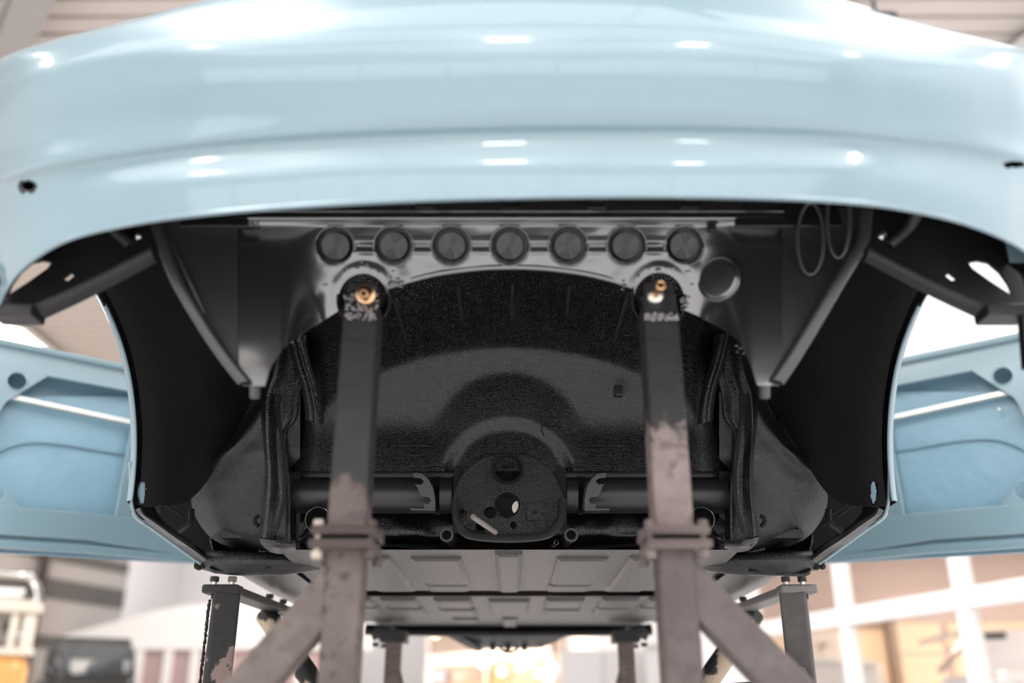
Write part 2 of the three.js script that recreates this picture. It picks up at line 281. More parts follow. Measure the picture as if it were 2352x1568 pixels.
// glazed partition on the right: posts, rails and panes
{
  const pm = std({ color: rgb(0.86, 0.85, 0.84), roughness: 0.5 });
  const at = (D, y) => { const p = along(D); return V(p[0], y, -p[1]); };
  const posts = [10.45, 8.97, 7.56, 6.15, 4.74, 4.2];
  const win = structure('window_1', [bar(at(10.45, 1.83), at(4.2, 1.83), 0.14, 0.15), bar(at(10.45, 1.02), at(4.2, 1.02), 0.18, 0.12), bar(at(10.45, 3.02), at(4.2, 3.02), 0.18, 0.1)], pm);
  for (const D of posts) structure('mullion', bar(at(D, 1.0), at(D, 3.05), 0.1, 0.14, { up: V(-0.33, 0, -1) }), pm, win);
  for (let i = 0; i < posts.length - 1; i++) for (const [y0, y1] of [[1.08, 1.76], [1.9, 2.98]]) {
    const a = at(posts[i], y0), b = at(posts[i + 1], y0), c = at(posts[i + 1], y1), d = at(posts[i], y1);
    structure('pane', sheet([[a, b], [d, c]]), M.glass, win);
  }
  // the wood-lined showroom behind it
  const rb = structure('wall_showroom_far', new THREE.BoxGeometry(16, 3.6, 0.15).translate(10, 1.8, -15.4), mauve);
  const panels = [[3.2, 4.9], [5.0, 6.7], [6.8, 8.5], [8.6, 10.3], [10.4, 12.1]];
  for (const [x0, x1] of panels) for (let k = 0; k < 5; k++) structure('wall_panel', box((x0 + x1) / 2, 0.25 + k * 0.47, -15.28, x1 - x0 - 0.02, 0.46, 0.05), woodMat, rb);
  structure('wall_showroom_side', new THREE.BoxGeometry(0.15, 3.6, 26).translate(13, 1.8, -3), mauve);
  structure('ceiling_showroom', new THREE.ExtrudeGeometry(new THREE.Shape([[2.78, 10.45], [1.7, 14], [1.3, 15.5], [13, 15.5], [13, -9], [9.2, -9]].map(([x, D]) => new THREE.Vector2(x, D))), { depth: 0.15, bevelEnabled: false }).rotateX(-Math.PI / 2).translate(0, 3.6, 0), mauve);
  const dark = std({ color: rgb(0.28, 0.22, 0.19), roughness: 0.6 });
  const dr = thing('doorway_frame', 'brown-framed doorway in the wood wall behind the glazed partition', 'doorway');
  const q = P(1990, 1390, 14.8);
  part('jamb', box(q.x - 0.85, 1.2, -14.9, 0.12, 2.4, 0.2), dark, dr); part('jamb', box(q.x + 0.35, 1.2, -14.9, 0.12, 2.4, 0.2), dark, dr); part('lintel', box(q.x - 0.25, 2.4, -14.9, 1.32, 0.12, 0.2), dark, dr);
  part('door_leaf', box(q.x - 0.25, 1.18, -15.05, 1.08, 2.3, 0.05), std({ color: rgb(0.78, 0.62, 0.48), roughness: 0.6 }), dr);
  settle(dr, V(q.x - 0.25, 0, -14.9));
}

// ceiling panel lights: a glowing face and an area light of its size just below it
const lampFrame = std({ color: rgb(0.85, 0.85, 0.85), roughness: 0.5 });
function panelLight(x, D, w, d, y = CEILING, power = D < 4 ? NEAR_POWER : LAMP_POWER, mat = M.lampFace, color = 0xfafaff, label, group) {
  const g = thing('ceiling_light', label, 'ceiling light', group);
  part('light_frame', [box(-w / 2 - 0.02, -0.03, 0, 0.04, 0.08, d + 0.08), box(w / 2 + 0.02, -0.03, 0, 0.04, 0.08, d + 0.08), box(0, -0.03, -d / 2 - 0.02, w, 0.08, 0.04), box(0, -0.03, d / 2 + 0.02, w, 0.08, 0.04), box(0, 0, 0, w, 0.02, d)], lampFrame, g);
  part('diffuser', new THREE.BoxGeometry(w, 0.02, d).translate(0, -0.045, 0), mat, g);
  g.position.set(x, y - 0.01, -D);
  const l = new THREE.RectAreaLight(color, power, w, d); l.position.set(x, y - 0.09, -D); l.lookAt(x, y - 5, -D); l.name = 'panel_light'; scene.add(l);
}
const LAMPS = [[-3.35, -1.2, 0.6, 0.6], [-3.1, -1.95, 0.6, 0.6], [-2.85, 0.1, 0.6, 0.6], [-2.2, -0.75, 0.6, 0.6], [-0.3, -5.2, 0.6, 0.6], [2.7, -6.2, 0.6, 0.6], [3.2, -1.1, 0.6, 0.6], [3.9, -0.4, 0.6, 0.6], [2.9, 1.2, 0.6, 0.6], [3.6, 1.6, 0.6, 0.6], [6.0, 0.2, 0.6, 0.6], [-5.4, -3.4, 0.6, 0.6], [-7.4, 0.4, 0.6, 0.6], [5.6, -3.6, 0.6, 0.6], [1.0, 6.4, 1.3, 1.3], [2.2, 4.4, 0.9, 0.9, 5], [2.3, 8.2, 1.3, 1.3, 3], [-8.4, 7.5, 1.3, 1.3], [-3.6, 15, 1.3, 1.3], [-1.2, 12.5, 1.3, 1.3], [-4.4, 19, 1.3, 1.3], [-1.0, 8.2, 1.3, 1.3]];  // the lamps ahead near the right wall are added to brighten it
const lampGroup = 'square ceiling panel lights mirrored in the blue tail';
const lampLabel = 'white square ceiling panel light whose reflection shows in the blue tail';  // the rear right lamp under this label is added to brighten the tail
for (const [x, D, w, d, pw] of LAMPS)
  panelLight(x, D, w, d, CEILING, pw, M.lampFace, 0xfafaff, D < 4 ? lampLabel : 'unseen white square ceiling panel light over the hall ahead of the car', D < 4 ? lampGroup : 'ceiling panel lights over the hall ahead');
panelLight(-7.75, 12.4, 2.0, 1.8, CEILING, undefined, M.lampFace, 0xfff6ee, 'white ceiling panel light glaring through the left wheel opening above the door');
const warmFace = std({ color: rgb(0.9, 0.8, 0.7), emissive: rgb(1, 0.86, 0.7), emissiveIntensity: 6 });
for (const [x, D] of [[5.6, 12.4], [8.6, 12.4], [6.8, 8.5], [9.5, 5]]) panelLight(x, D, 1.2, 0.8, 3.6, WARM_POWER, warmFace, 0xffe6cc, 'warm ceiling panel light in the wood-lined showroom behind the glazing', 'warm showroom lights');

// ------------------------------------------------------------------ the car body
const car = thing('car_body', 'pale blue vintage car body shell with black underside and open doors, raised on stands', 'car');
const mirror = (s) => (x) => (s < 0 ? x : 2342 - x);
const world = (x, y, D) => V(x, EYE + y, -D);

// --- tail skin: rows of measured points from lip to deck
{
  const rows = [
    [[-30, 770, 1.37], [0, 692, 1.335], [25, 647, 1.30], [70, 600, 1.255], [150, 552, 1.215], [300, 514, 1.17], [500, 488, 1.13], [800, 466, 1.095], [1176, 452, 1.08], [1600, 450, 1.085], [1900, 460, 1.11], [2050, 475, 1.135], [2200, 507, 1.17], [2300, 544, 1.205], [2352, 574, 1.24], [2400, 620, 1.28], [2432, 770, 1.33]],
    [[-34, 640, 1.365], [-5, 580, 1.33], [22, 540, 1.295], [68, 505, 1.255], [150, 466, 1.215], [300, 436, 1.17], [500, 412, 1.132], [800, 392, 1.098], [1176, 380, 1.085], [1600, 379, 1.09], [1900, 392, 1.112], [2050, 410, 1.135], [2200, 440, 1.17], [2300, 470, 1.205], [2352, 492, 1.235], [2400, 530, 1.27], [2436, 640, 1.33]],
    [[-40, 480, 1.36], [-8, 442, 1.335], [20, 430, 1.305], [68, 416, 1.27], [150, 396, 1.23], [300, 372, 1.19], [500, 348, 1.152], [800, 328, 1.118], [1176, 316, 1.105], [1600, 315, 1.11], [1900, 326, 1.13], [2050, 340, 1.152], [2200, 358, 1.185], [2300, 378, 1.215], [2352, 392, 1.24], [2400, 415, 1.275], [2440, 460, 1.33]],
    [[-44, 385, 1.35], [-10, 352, 1.318], [20, 338, 1.285], [68, 322, 1.245], [150, 305, 1.205], [300, 284, 1.16], [500, 264, 1.118], [800, 246, 1.08], [1176, 235, 1.065], [1600, 236, 1.07], [1900, 250, 1.092], [2050, 268, 1.118], [2200, 288, 1.15], [2300, 306, 1.185], [2352, 320, 1.212], [2400, 340, 1.25], [2440, 372, 1.31]],
    [[-46, 300, 1.34], [-12, 268, 1.30], [18, 254, 1.265], [66, 236, 1.225], [150, 216, 1.185], [300, 190, 1.14], [500, 165, 1.095], [800, 142, 1.06], [1176, 130, 1.045], [1600, 132, 1.05], [1900, 150, 1.072], [2050, 170, 1.097], [2200, 195, 1.13], [2300, 216, 1.165], [2352, 232, 1.19], [2400, 252, 1.235], [2440, 285, 1.29]],
    [[-48, 225, 1.34], [-12, 196, 1.29], [18, 180, 1.255], [66, 160, 1.215], [150, 135, 1.175], [300, 104, 1.13], [500, 70, 1.09], [800, 30, 1.06], [1176, 8, 1.048], [1600, 20, 1.052], [1900, 55, 1.075], [2050, 88, 1.10], [2200, 122, 1.13], [2300, 146, 1.16], [2352, 162, 1.185], [2400, 180, 1.225], [2440, 210, 1.28]],
    [[-50, 168, 1.35], [-12, 143, 1.295], [18, 126, 1.265], [66, 108, 1.23], [150, 84, 1.195], [300, 46, 1.155], [500, -8, 1.125], [800, -80, 1.105], [1176, -120, 1.10], [1600, -90, 1.10], [1900, -8, 1.115], [2050, 36, 1.135], [2200, 74, 1.16], [2300, 98, 1.185], [2352, 112, 1.205], [2400, 130, 1.24], [2440, 155, 1.29]],
  ].map((r, k) => r.map(([x, y, D], i) => P(x, y, D + (i && i < 16 ? [0.029, 0.017, -0.002, 0.004][k] ?? 0 : 0))));
  rows.splice(3, 0, rows[2].map((p, i) => { const [x, y] = toPixel(p), d = i && i < 16 ? 0.017 : 0.004; return P(x, y - 32, -p.z - d); }));     // the turned-in fold above the lip
  const top = rows[rows.length - 1];
  rows.push(top.map((p) => V(p.x * 0.985, p.y + 0.035, p.z - 0.075)));
  rows.push(top.map((p) => V(p.x * 0.96, p.y + 0.055, p.z - 0.26)));
  rows.push(top.map((p, i) => V(p.x * 0.95, p.y + 0.06 + 0.10 * Math.max(0, 1 - Math.abs(p.x) / 0.7), p.z - 0.75)));
  const slot = (p) => { const [x, y] = toPixel(p); return Math.hypot((x - 66) / 19, (y - 428) / 15) < 1 && p.z > -1.34 || Math.hypot((x - 2330) / 26, (y - 378) / 8) < 1 && p.z > -1.30; };
  const skin = sheet(rows, { nu: 260, nv: 130, thick: 0.003, skip: slot });
  const apron = part('tail_skin', [skin.face, skin.edge], M.bluePaint, car);
  part('tail_lining', skin.back, M.black, apron);
  part('bracket_slot', tube(curve2(circle(66, 428, 19, 15, 12), 24).map(([x, y]) => P(x, y, 1.28)), 0.004, { closed: true }), M.black, apron, 'dark slot for a bumper bracket');
  for (const [x, y, D] of [[66, 428, 1.32], [2330, 378, 1.28]]) { const f = upright(D); const [a, b] = onPlane(f, x, y); part('slot_backing', plate(f, circle(a, b, 0.03, 0.022), 0.004), M.hole, apron); }
  // folded rim along the lip
  part('lip_rim', tube(rows[0], 0.0035, { n: 200 }), M.bluePaint, apron);
}
// --- deck, roof and nose above the frame: they shade the bays below
{
  const arc = (D, half, yEdge, yTop) => Array.from({ length: 13 }, (_, i) => { const a = -1 + i / 6; return world(half * Math.sin(a * Math.PI / 2), yEdge + (yTop - yEdge) * Math.sqrt(Math.max(0, 1 - Math.abs(Math.sin(a * Math.PI / 2)) ** 2.6)), D); });
  const s = sheet([arc(1.9, 0.80, 1.08, 1.26), arc(2.15, 0.80, 1.10, 1.42), arc(2.5, 0.74, 1.14, 1.6), arc(3.0, 0.7, 1.16, 1.68), arc(3.35, 0.7, 1.14, 1.6), arc(3.75, 0.74, 1.10, 1.22), arc(4.4, 0.78, 0.98, 1.06), arc(4.85, 0.72, 0.78, 0.84), arc(5.05, 0.6, 0.52, 0.6)], { nu: 120, nv: 160, thick: 0.004, skip: (p) => { const [x, y] = toPixel(p); return Math.hypot(x - 1186, y - 1166) < 26; } });
  const roof = part('roof_skin', [s.face, s.edge], M.bluePaint, car); part('roof_lining', s.back, M.black, roof);
  for (const sx of [-1, 1]) {
    const q = sheet([[world(sx * 0.62, 0.40, 3.55), world(sx * 0.66, 0.40, 4.3), world(sx * 0.5, 0.5, 5.0)], [world(sx * 0.80, 0.72, 3.55), world(sx * 0.82, 0.72, 4.3), world(sx * 0.66, 0.62, 4.95)], [world(sx * 0.75, 1.10, 3.6), world(sx * 0.78, 1.0, 4.3), world(sx * 0.70, 0.80, 4.85)]], { nu: 24, nv: 16, thick: 0.004 });
    const fn = part('front_wing', [q.face, q.edge], M.bluePaint, car); part('wing_lining', q.back, M.black, fn);
  }
}
// --- rear side panels around the wheel openings, and the black wheel housings
const AX = 1.65, AY = 0.43;                                        // wheel centre
const housingHole = (s) => (p) => { const [x, y] = toPixel(p), c = s < 0 ? 327 : 2007; return Math.hypot((x - c) / 9, (y - 1131) / 27) < 1 && p.z < -1.8; };
for (const s of [-1, 1]) {
  const X = s < 0 ? -0.832 : 0.832;
  const side = (a, r, x) => { const q = r + 0.03 * smooth(1.1, 2.1, a); return world(x, AY + q * Math.sin(a), Math.max(1.352, AX + q * Math.cos(a))); };
  const angles = Array.from({ length: 49 }, (_, i) => lerp(0.02, 2.62, i / 48));
  const rows = [[0.345, X * 0.985], [0.36, X], [0.40, X * 1.004], [0.47, X * 1.004]].map(([r, x]) => angles.map((a) => side(a, r, x)));
  rows.push(angles.map((a) => { const c = Math.cos(a), q = Math.sin(a); let k = 9; if (c > 0) k = Math.min(k, 0.47 / c); else k = Math.min(k, 0.30 / -c); if (q > 0) k = Math.min(k, 0.55 / q); k = Math.max(k, 0.475); return side(a, k, X * 0.998); }));
  rows.push(rows[4].map((p) => V(p.x * 0.965, p.y + 0.08 * smooth(EYE + 0.85, EYE + 0.98, p.y), p.z)));
  const q = sheet(rows, { nu: 150, nv: 40, thick: s < 0 ? -0.003 : 0.003, skip: housingHole(s), side: 1 });
  q.face.computeBoundingBox(); q.back.computeBoundingBox();
  const outward = s > 0 ? q.face.boundingBox.max.x > q.back.boundingBox.max.x : q.face.boundingBox.min.x < q.back.boundingBox.min.x, [outer, inner] = outward ? [q.face, q.back] : [q.back, q.face];
  const panel = part('side_panel', outer, M.bluePaint, car);
  part('panel_lining', [inner, q.edge], M.black, panel);
  part('arch_rim', tube(angles.slice(0, 26).map((a) => side(a, 0.345, X * 0.985)), 0.0042, { n: 120 }), M.bluePaint, panel);
  // housing
  const hr = [[0.352, X * 0.97, 0], [0.37, X * 0.93, 0], [0.43, X * 0.85, 0.1], [0.52, X * 0.74, 0.5], [0.55, X * 0.60, 0.7], [0.55, X * 0.5, 0.7]].map(([r, x, a0]) => Array.from({ length: 37 }, (_, i) => { const a = lerp(a0, 2.2, i / 36); return side(a, r, x); }));
  const house = part('wheel_housing', sheet(hr, { nu: 140, nv: 60, thick: 0.003, skip: housingHole(s) }).all(), M.housing, car);
  const c = s < 0 ? 327 : 2007;
  const ring = circle(c, 1131, 9, 27, 20).map(([x, y]) => { const r = ray(x, y), t = X * 0.985 / r.x; return V(0, EYE, 0).addScaledVector(r, t); });
  part('hole_rim', tube(ring, 0.0022, { closed: true, n: 60 }), M.bluePaint, house, 'pale blue rim of an oval hole');
}
// --- panels closing the tail ends, with their cut-outs
for (const s of [-1, 1]) {
  const m = mirror(s), D = 1.40, f = upright(D);
  const body = [[-60, 730], [-30, 722], [42, 733], [60, 737], [76, 727], [78, 722], [200, 668], [352, 590], [372, 520], [300, 500], [120, 520], [20, 590], [-60, 660]].map(([x, y], i) => [m(x), s > 0 && i > 8 ? y - 45 : y]);
  const cres = [[19, 683], [30, 656], [50, 628], [75, 607], [100, 602], [122, 606], [112, 620], [70, 650]].map(([x, y]) => [m(x), y]);
  const sl = [[146, 645], [165, 630], [174, 637], [160, 648]].map(([x, y]) => [m(x), y]);
  const pan = part('closing_panel', plate(f, outline(f, body), 0.006, { holes: [outline(f, cres), outline(f, sl)] }), M.black, car);
  const e = [[76, 730], [200, 672], [348, 594]].map(([x, y]) => P(m(x), y - 10, D - 0.01));
  part('closing_flange', sheet([[0, 1, 2].map((i) => e[i].clone().add(V(0, 0.012, 0.004))), e, e.map((p) => V(p.x, p.y - 0.003, p.z - 0.02))], { nu: 20, nv: 4, thick: 0.003 }).all(), M.black, pan);
  part('stiffener', tube([P(m(300), 560, 1.385), P(m(255), 520, 1.37), P(m(230), 480, 1.35)], 0.011), M.black, pan);
  const rn = onPlane(f, m(318), 545); part('rivet', lathe([[0, 0.006], [0.006, 0.004], [0.008, 0]], 16).applyMatrix4(latheMatrix(f, rn[0], rn[1], 0.006)), M.zinc, pan);
  if (s > 0) part('tail_strip', plate(upright(1.39), outline(upright(1.39), [[2333, 715], [2375, 690], [2375, 850], [2344, 852]]), 0.02, { bevel: 0.003 }), M.black, pan);
  part('tail_foot', box(...(() => { const p = P(m(40), 722, 1.39); return [p.x, p.y, p.z]; })(), 0.07, 0.02, 0.05), M.black, pan);
}

// --- engine bay panel: pressed sheet leaning away at its foot
const LEAN = 25 * Math.PI / 180;
const EP = frame(P(1176, 565, 1.47), V(1, 0, 0), V(0, Math.cos(LEAN), -Math.sin(LEAN)));
EP.ay = V(0, Math.cos(LEAN), Math.sin(LEAN)); EP.an = V().crossVectors(EP.ax, EP.ay);   // normal faces the viewer and down
const ep = (px, py, z = 0) => { const [x, y] = onPlane(EP, px, py); return V().copy(EP.o).addScaledVector(EP.ax, x).addScaledVector(EP.ay, y).addScaledVector(EP.an, z); };
const wingPull = (x, y, p) => {      // the outer thirds of the pressing stand more upright
  const w = Math.max(smooth(760, 640, x), smooth(1590, 1730, x)) * Math.max(0, y - 512) * 0.00038, d = V(0, EYE, 0).sub(p).normalize(); return p.addScaledVector(d, w / d.dot(EP.an));
};
const dimples = [[770, 565], [904, 564], [1037, 564], [1171, 564], [1305, 564], [1439, 564], [1572, 564]];
{
  const lower = [[543, 872], [556, 886], [608, 886], [620, 845], [650, 800], [700, 763], [778, 714]], mid = [[892, 657], [950, 640], [1000, 628], [1060, 619], [1110, 614], [1176, 612], [1240, 614], [1290, 619], [1350, 628], [1400, 640], [1455, 657]], right = [[1571, 712], [1600, 724], [1650, 750], [1700, 785], [1722, 830], [1740, 884], [1790, 884], [1800, 872]];
  const foot = (x) => x <= 778 ? table(lower, x) : x < 892 ? 690 - 62 * Math.sqrt(Math.max(0, 1 - ((x - 835) / 57) ** 2)) : x <= 1455 ? table(mid, x) : x < 1571 ? 690 - 64 * Math.sqrt(Math.max(0, 1 - ((x - 1513) / 58) ** 2)) : table(right, x);
  const gaps = dimples.slice(1).map(([x, y], i) => (x + dimples[i][0]) / 2);
  const relief = (x, y) => {
    let h = 0;
    for (const gx of gaps) { const w = Math.exp(-(((x - gx) / 30) ** 4)); h += w * (0.0035 * Math.exp(-(((y - 553) / 6) ** 2)) + 0.0035 * Math.exp(-(((y - 579) / 6) ** 2)) - 0.0025 * Math.exp(-(((y - 566) / 5) ** 2))); }
    const wing = Math.max(smooth(760, 640, x), smooth(1590, 1730, x));
    h += (1 - wing * 0.8) * (0.0016 * noise(x / 90, y / 60, 3) + 0.0005 * noise(x / 40, y / 30, 8));
    for (const [cx, cy] of [[835, 672], [1513, 672]]) { const r = Math.hypot(x - cx, (y - cy) * 1.05); h += 0.005 * (smooth(125, 88, r)) * 0.6 + 0.002 * smooth(80, 60, r); }
    h -= 0.004 * smooth(630, 560, x) * smooth(780, 860, y);
    h += 0.006 * smooth(520, 508, y);
    return h;
  };
  const xs = []; for (let x = 543; x <= 1800; x += 3) xs.push(x);
  for (const e of [778.4, 779, 891, 891.6, 1455.6, 1456, 1570, 1570.6]) xs.push(e); xs.sort((a, b) => a - b);
  const NV = 84, rows = [];
  for (let i = 0; i <= NV; i++) rows.push(xs.map((x) => { const y = lerp(505, foot(x), i / NV); return wingPull(x, y, ep(x, y, relief(x, y))); }));
  const open = (p) => { const d = V().subVectors(p, EP.o), x = d.dot(EP.ax), y = d.dot(EP.ay); return centres.some(([cx, cy]) => Math.hypot(x - cx, y - cy) < 0.0335); };
  const centres = dimples.map(([x, y]) => onPlane(EP, x, y));
  const pan = part('engine_bay_panel', sheet(rows, { skip: open, thick: 0.002, side: -1 }).all(), M.satin, car);
  const cup = [[0.0378, -0.0005], [0.0366, 0.0016], [0.0354, 0.0024], [0.0342, 0.0014], [0.0335, -0.003], [0.0322, -0.018], [0.030, -0.023], [0.0280, -0.022], [0.0262, -0.010], [0.0252, -0.006], [0.0240, -0.005]];
  dimples.forEach(([px, py]) => {
    const [x, y] = onPlane(EP, px, py);
    part('pressed_dimple', lathe(cup, 56).applyMatrix4(latheMatrix(EP, x, y, 0.001)), M.satin, pan);
    part('dimple_face', lathe([[0.0242, -0.0051], [0, -0.0051]], 48).applyMatrix4(latheMatrix(EP, x, y, 0.001)), M.disc, pan);
  });
  { const at = (px, py) => wingPull(px, py, ep(px, py, relief(px, py))), c = at(1653, 641), u = at(1668, 641).sub(at(1638, 641)).normalize(), w = at(1653, 626).sub(at(1653, 656)).normalize(), n = V().crossVectors(u, w).normalize(), CF = frame(c, u, V().crossVectors(n, u)), x = 0, y = 0; part('round_cover', lathe([[0.045, -0.001], [0.044, 0.003], [0.042, 0.0045], [0.0405, 0.0035], [0.039, 0.0035], [0.038, 0.006], [0.034, 0.0075], [0, 0.0078]].map(([a, b]) => [a * 0.9, b]), 48).applyMatrix4(latheMatrix(CF, x, y, 0.003)), M.satin, pan, 'larger round cover plate'); }
  // rolled lower edge of the arch
  part('arch_flange', tube(mid.map(([x, y]) => ep(x, y, -0.004)), 0.006, { n: 60 }), M.satin, pan);
  // dark cups behind the two stand mountings
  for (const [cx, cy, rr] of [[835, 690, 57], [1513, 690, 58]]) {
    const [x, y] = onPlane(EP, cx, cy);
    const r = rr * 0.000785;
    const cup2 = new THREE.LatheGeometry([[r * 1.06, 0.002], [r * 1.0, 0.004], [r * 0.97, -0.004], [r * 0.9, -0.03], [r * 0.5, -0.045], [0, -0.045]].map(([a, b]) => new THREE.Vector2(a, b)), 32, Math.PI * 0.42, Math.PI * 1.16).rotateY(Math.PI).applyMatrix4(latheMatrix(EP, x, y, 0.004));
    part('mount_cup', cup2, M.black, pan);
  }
  // weld beads and spot marks
  const beads = [];
  const bead = (px, py, r, z = 0.004) => { const p = ep(px, py, z); const g = new THREE.SphereGeometry(r, 8, 6); g.scale(1 + rnd() * 0.8, 0.8 + rnd() * 0.4, 0.6).translate(p.x, p.y, p.z); beads.push(g); };
  for (let x = 560; x < 1740; x += 9 + rnd() * 9) bead(x, 501 + rnd() * 3, 0.0024 + rnd() * 0.0016, 0.009);
  for (let y = 520; y < 780; y += 9 + rnd() * 14) { bead(539 - (y - 520) * 0.03 + rnd() * 4, y, 0.002 + rnd() * 0.0015); bead(1806 + (y - 520) * 0.02 + rnd() * 4, y, 0.002 + rnd() * 0.0015); }
  for (const [cx, cy] of [[835, 680], [1513, 680]]) for (let a = 0.3; a < 2.95; a += 0.13) { const k = 76 + rnd() * 24; if (rnd() < 0.55) bead(cx + k * Math.cos(a), cy - k * 0.8 * Math.sin(a), 0.0016 + rnd() * 0.0018, 0.007); }
  for (let i = 0; i < 26; i++) bead(545 + rnd() * 50, 492 + rnd() * 26, 0.002 + rnd() * 0.002, 0.01);
  for (let i = 0; i < 40; i++) bead(620 + rnd() * 70, 765 + rnd() * 22 - 0, 0.0012 + rnd() * 0.0014);
  for (let i = 0; i < 40; i++) bead(1690 + rnd() * 100, 775 + rnd() * 45, 0.0012 + rnd() * 0.0018);
  for (let i = 0; i < 20; i++) { bead(895 + rnd() * 30, 655 - rnd() * 8, 0.002 + rnd() * 0.002, 0.006); bead(795 + rnd() * 20, 690 + rnd() * 30, 0.0016 + rnd() * 0.002, 0.006); bead(1560 + rnd() * 18, 680 + rnd() * 30, 0.0016 + rnd() * 0.002, 0.006); }
  const wb = part('weld_bead', beads, M.weld, pan, 'shiny weld spatter'); wb.userData.kind = 'stuff';
  { const [x, y] = onPlane(EP, 587, 811); part('eyelet', new THREE.TorusGeometry(0.008, 0.003, 8, 20).applyMatrix4(planeMatrix(EP, x, y, 0)), M.satin, pan); const [x2, y2] = onPlane(EP, 587, 811); part('eyelet_hole', lathe([[0.007, 0], [0, 0.0005]], 16).applyMatrix4(latheMatrix(EP, x2, y2, 0.001)), M.hole, pan); }
}
// --- cross member above it, with clips
{
  const cm = part('cross_member', sheet([[[550, 486], [1176, 485], [1795, 486]].map(([x, y]) => P(x, y, 1.455)), [[548, 489], [1176, 488], [1797, 489]].map(([x, y]) => P(x, y, 1.425)), [[547, 503], [1176, 503], [1797, 503]].map(([x, y]) => P(x, y, 1.418)), [[547, 508], [1176, 508], [1797, 508]].map(([x, y]) => P(x, y, 1.45))], { nu: 120, nv: 12, thick: 0.002 }).all(), M.satin, car);
  const wob = (x) => 0.006 * noise(x / 80, 2, 5);
  const cols = []; for (let x = 540; x <= 1800; x += 10) cols.push(x);
  part('upper_panel', sheet([380, 420, 450, 470, 480, 487].map((y, i) => cols.map((x) => P(x, y, 1.44 - i * 0.004 + wob(x + y) - 0.03 + (y < 450 ? -0.02 : 0)))), { nv: 20, thick: 0.002 }).all(), M.satin, cm);
  for (const x of [975, 1175, 1370, 1582]) part('clip', (() => { const p = P(x, 466, 1.395); return [box(p.x, p.y, p.z, 0.034, 0.03, 0.014), box(p.x, p.y + 0.004, p.z + 0.008, 0.02, 0.012, 0.012, 0.002)]; })(), M.black, cm);
  { const p = ep(1633, 520, 0.01); part('hook', [box(p.x, p.y, p.z, 0.014, 0.024, 0.012), box(p.x + 0.004, p.y + 0.012, p.z - 0.006, 0.02, 0.01, 0.016)], M.black, cm); }
  [P(1700, 440, 1.40), P(545, 440, 1.40)].forEach((p, i) => part('upper_side', box(p.x + (i ? -0.06 : 0.12), p.y, p.z - 0.02, 0.16 + (i ? 0 : 0.1), 0.12, 0.01), M.black, cm));
}
// --- flared side walls of the engine bay with rolled edges
for (const s of [-1, 1]) {
  const m = mirror(s);
  const outer = s < 0 ? [[338, 470, 1.385], [346, 520, 1.39], [362, 570, 1.395], [394, 652, 1.405], [452, 752, 1.42], [505, 830, 1.43], [548, 884, 1.44]] : [[338, 470, 1.385], [343, 530, 1.392], [352, 566, 1.397], [402, 650, 1.408], [470, 766, 1.424], [516, 840, 1.434], [545, 882, 1.44]];
  const rows = outer.map(([x, y, D], i) => { const a = P(m(x), y, D), by = [470, 540, 600, 680, 770, 830, 882][i], b = wingPull(s < 0 ? 546 : 1796, by, ep(m(546), by)); return Array.from({ length: 9 }, (_, k) => { const t = k / 8, p = a.clone().lerp(b, t); p.z -= 0.012 * Math.sin(Math.PI * t) * (1 - i / 6); return p; }); });
  const w = part('bay_side_wall', sheet(rows, { nu: 40, nv: 60, thick: 0.002 }).all(), M.satinSide, car);
  const edge = rows.map((r) => r[0]);
  part('rolled_edge', sheet([edge.map((p) => V(p.x, p.y, p.z)), edge.map((p) => V(p.x - s * 0.004, p.y + 0.002, p.z + 0.006)), edge.map((p) => V(p.x - s * 0.016, p.y + 0.005, p.z + 0.006)), edge.map((p) => V(p.x - s * 0.021, p.y + 0.007, p.z - 0.003))], { nu: 60, nv: 16, thick: 0.002 }).all(), M.satinSide, w);
  const fold = (x0, y0, x1, y1, d0, d1) => tube([P(m(x0), y0, d0), P(m((x0 + x1) / 2), (y0 + y1) / 2, (d0 + d1) / 2 - 0.004), P(m(x1), y1, d1)], 0.0035);
  if (s > 0) for (const [cx, cy, rx, ry, D] of [[1862, 548, 30, 82, 1.398], [1926, 500, 26, 92, 1.372]]) {
    const ring = circle(cx, cy, rx, ry, 24).map(([x, y]) => P(x, y, lerp(1.425, 1.372, clamp((x - 1798) / 200)) + 0.0002 * (y - 540))); part('pressed_oval', tube(ring, 0.0035, { closed: true, n: 60 }), M.satinSide, w, 'pressed oval recess outline');
  } else part('fold', fold(395, 560, 470, 720, 1.40, 1.425), M.satinSide, w);
  part('drain_tube', rod(P(m(586), 880, 1.46), P(m(586), 912, 1.475), 0.009), M.satinSide, w);
}

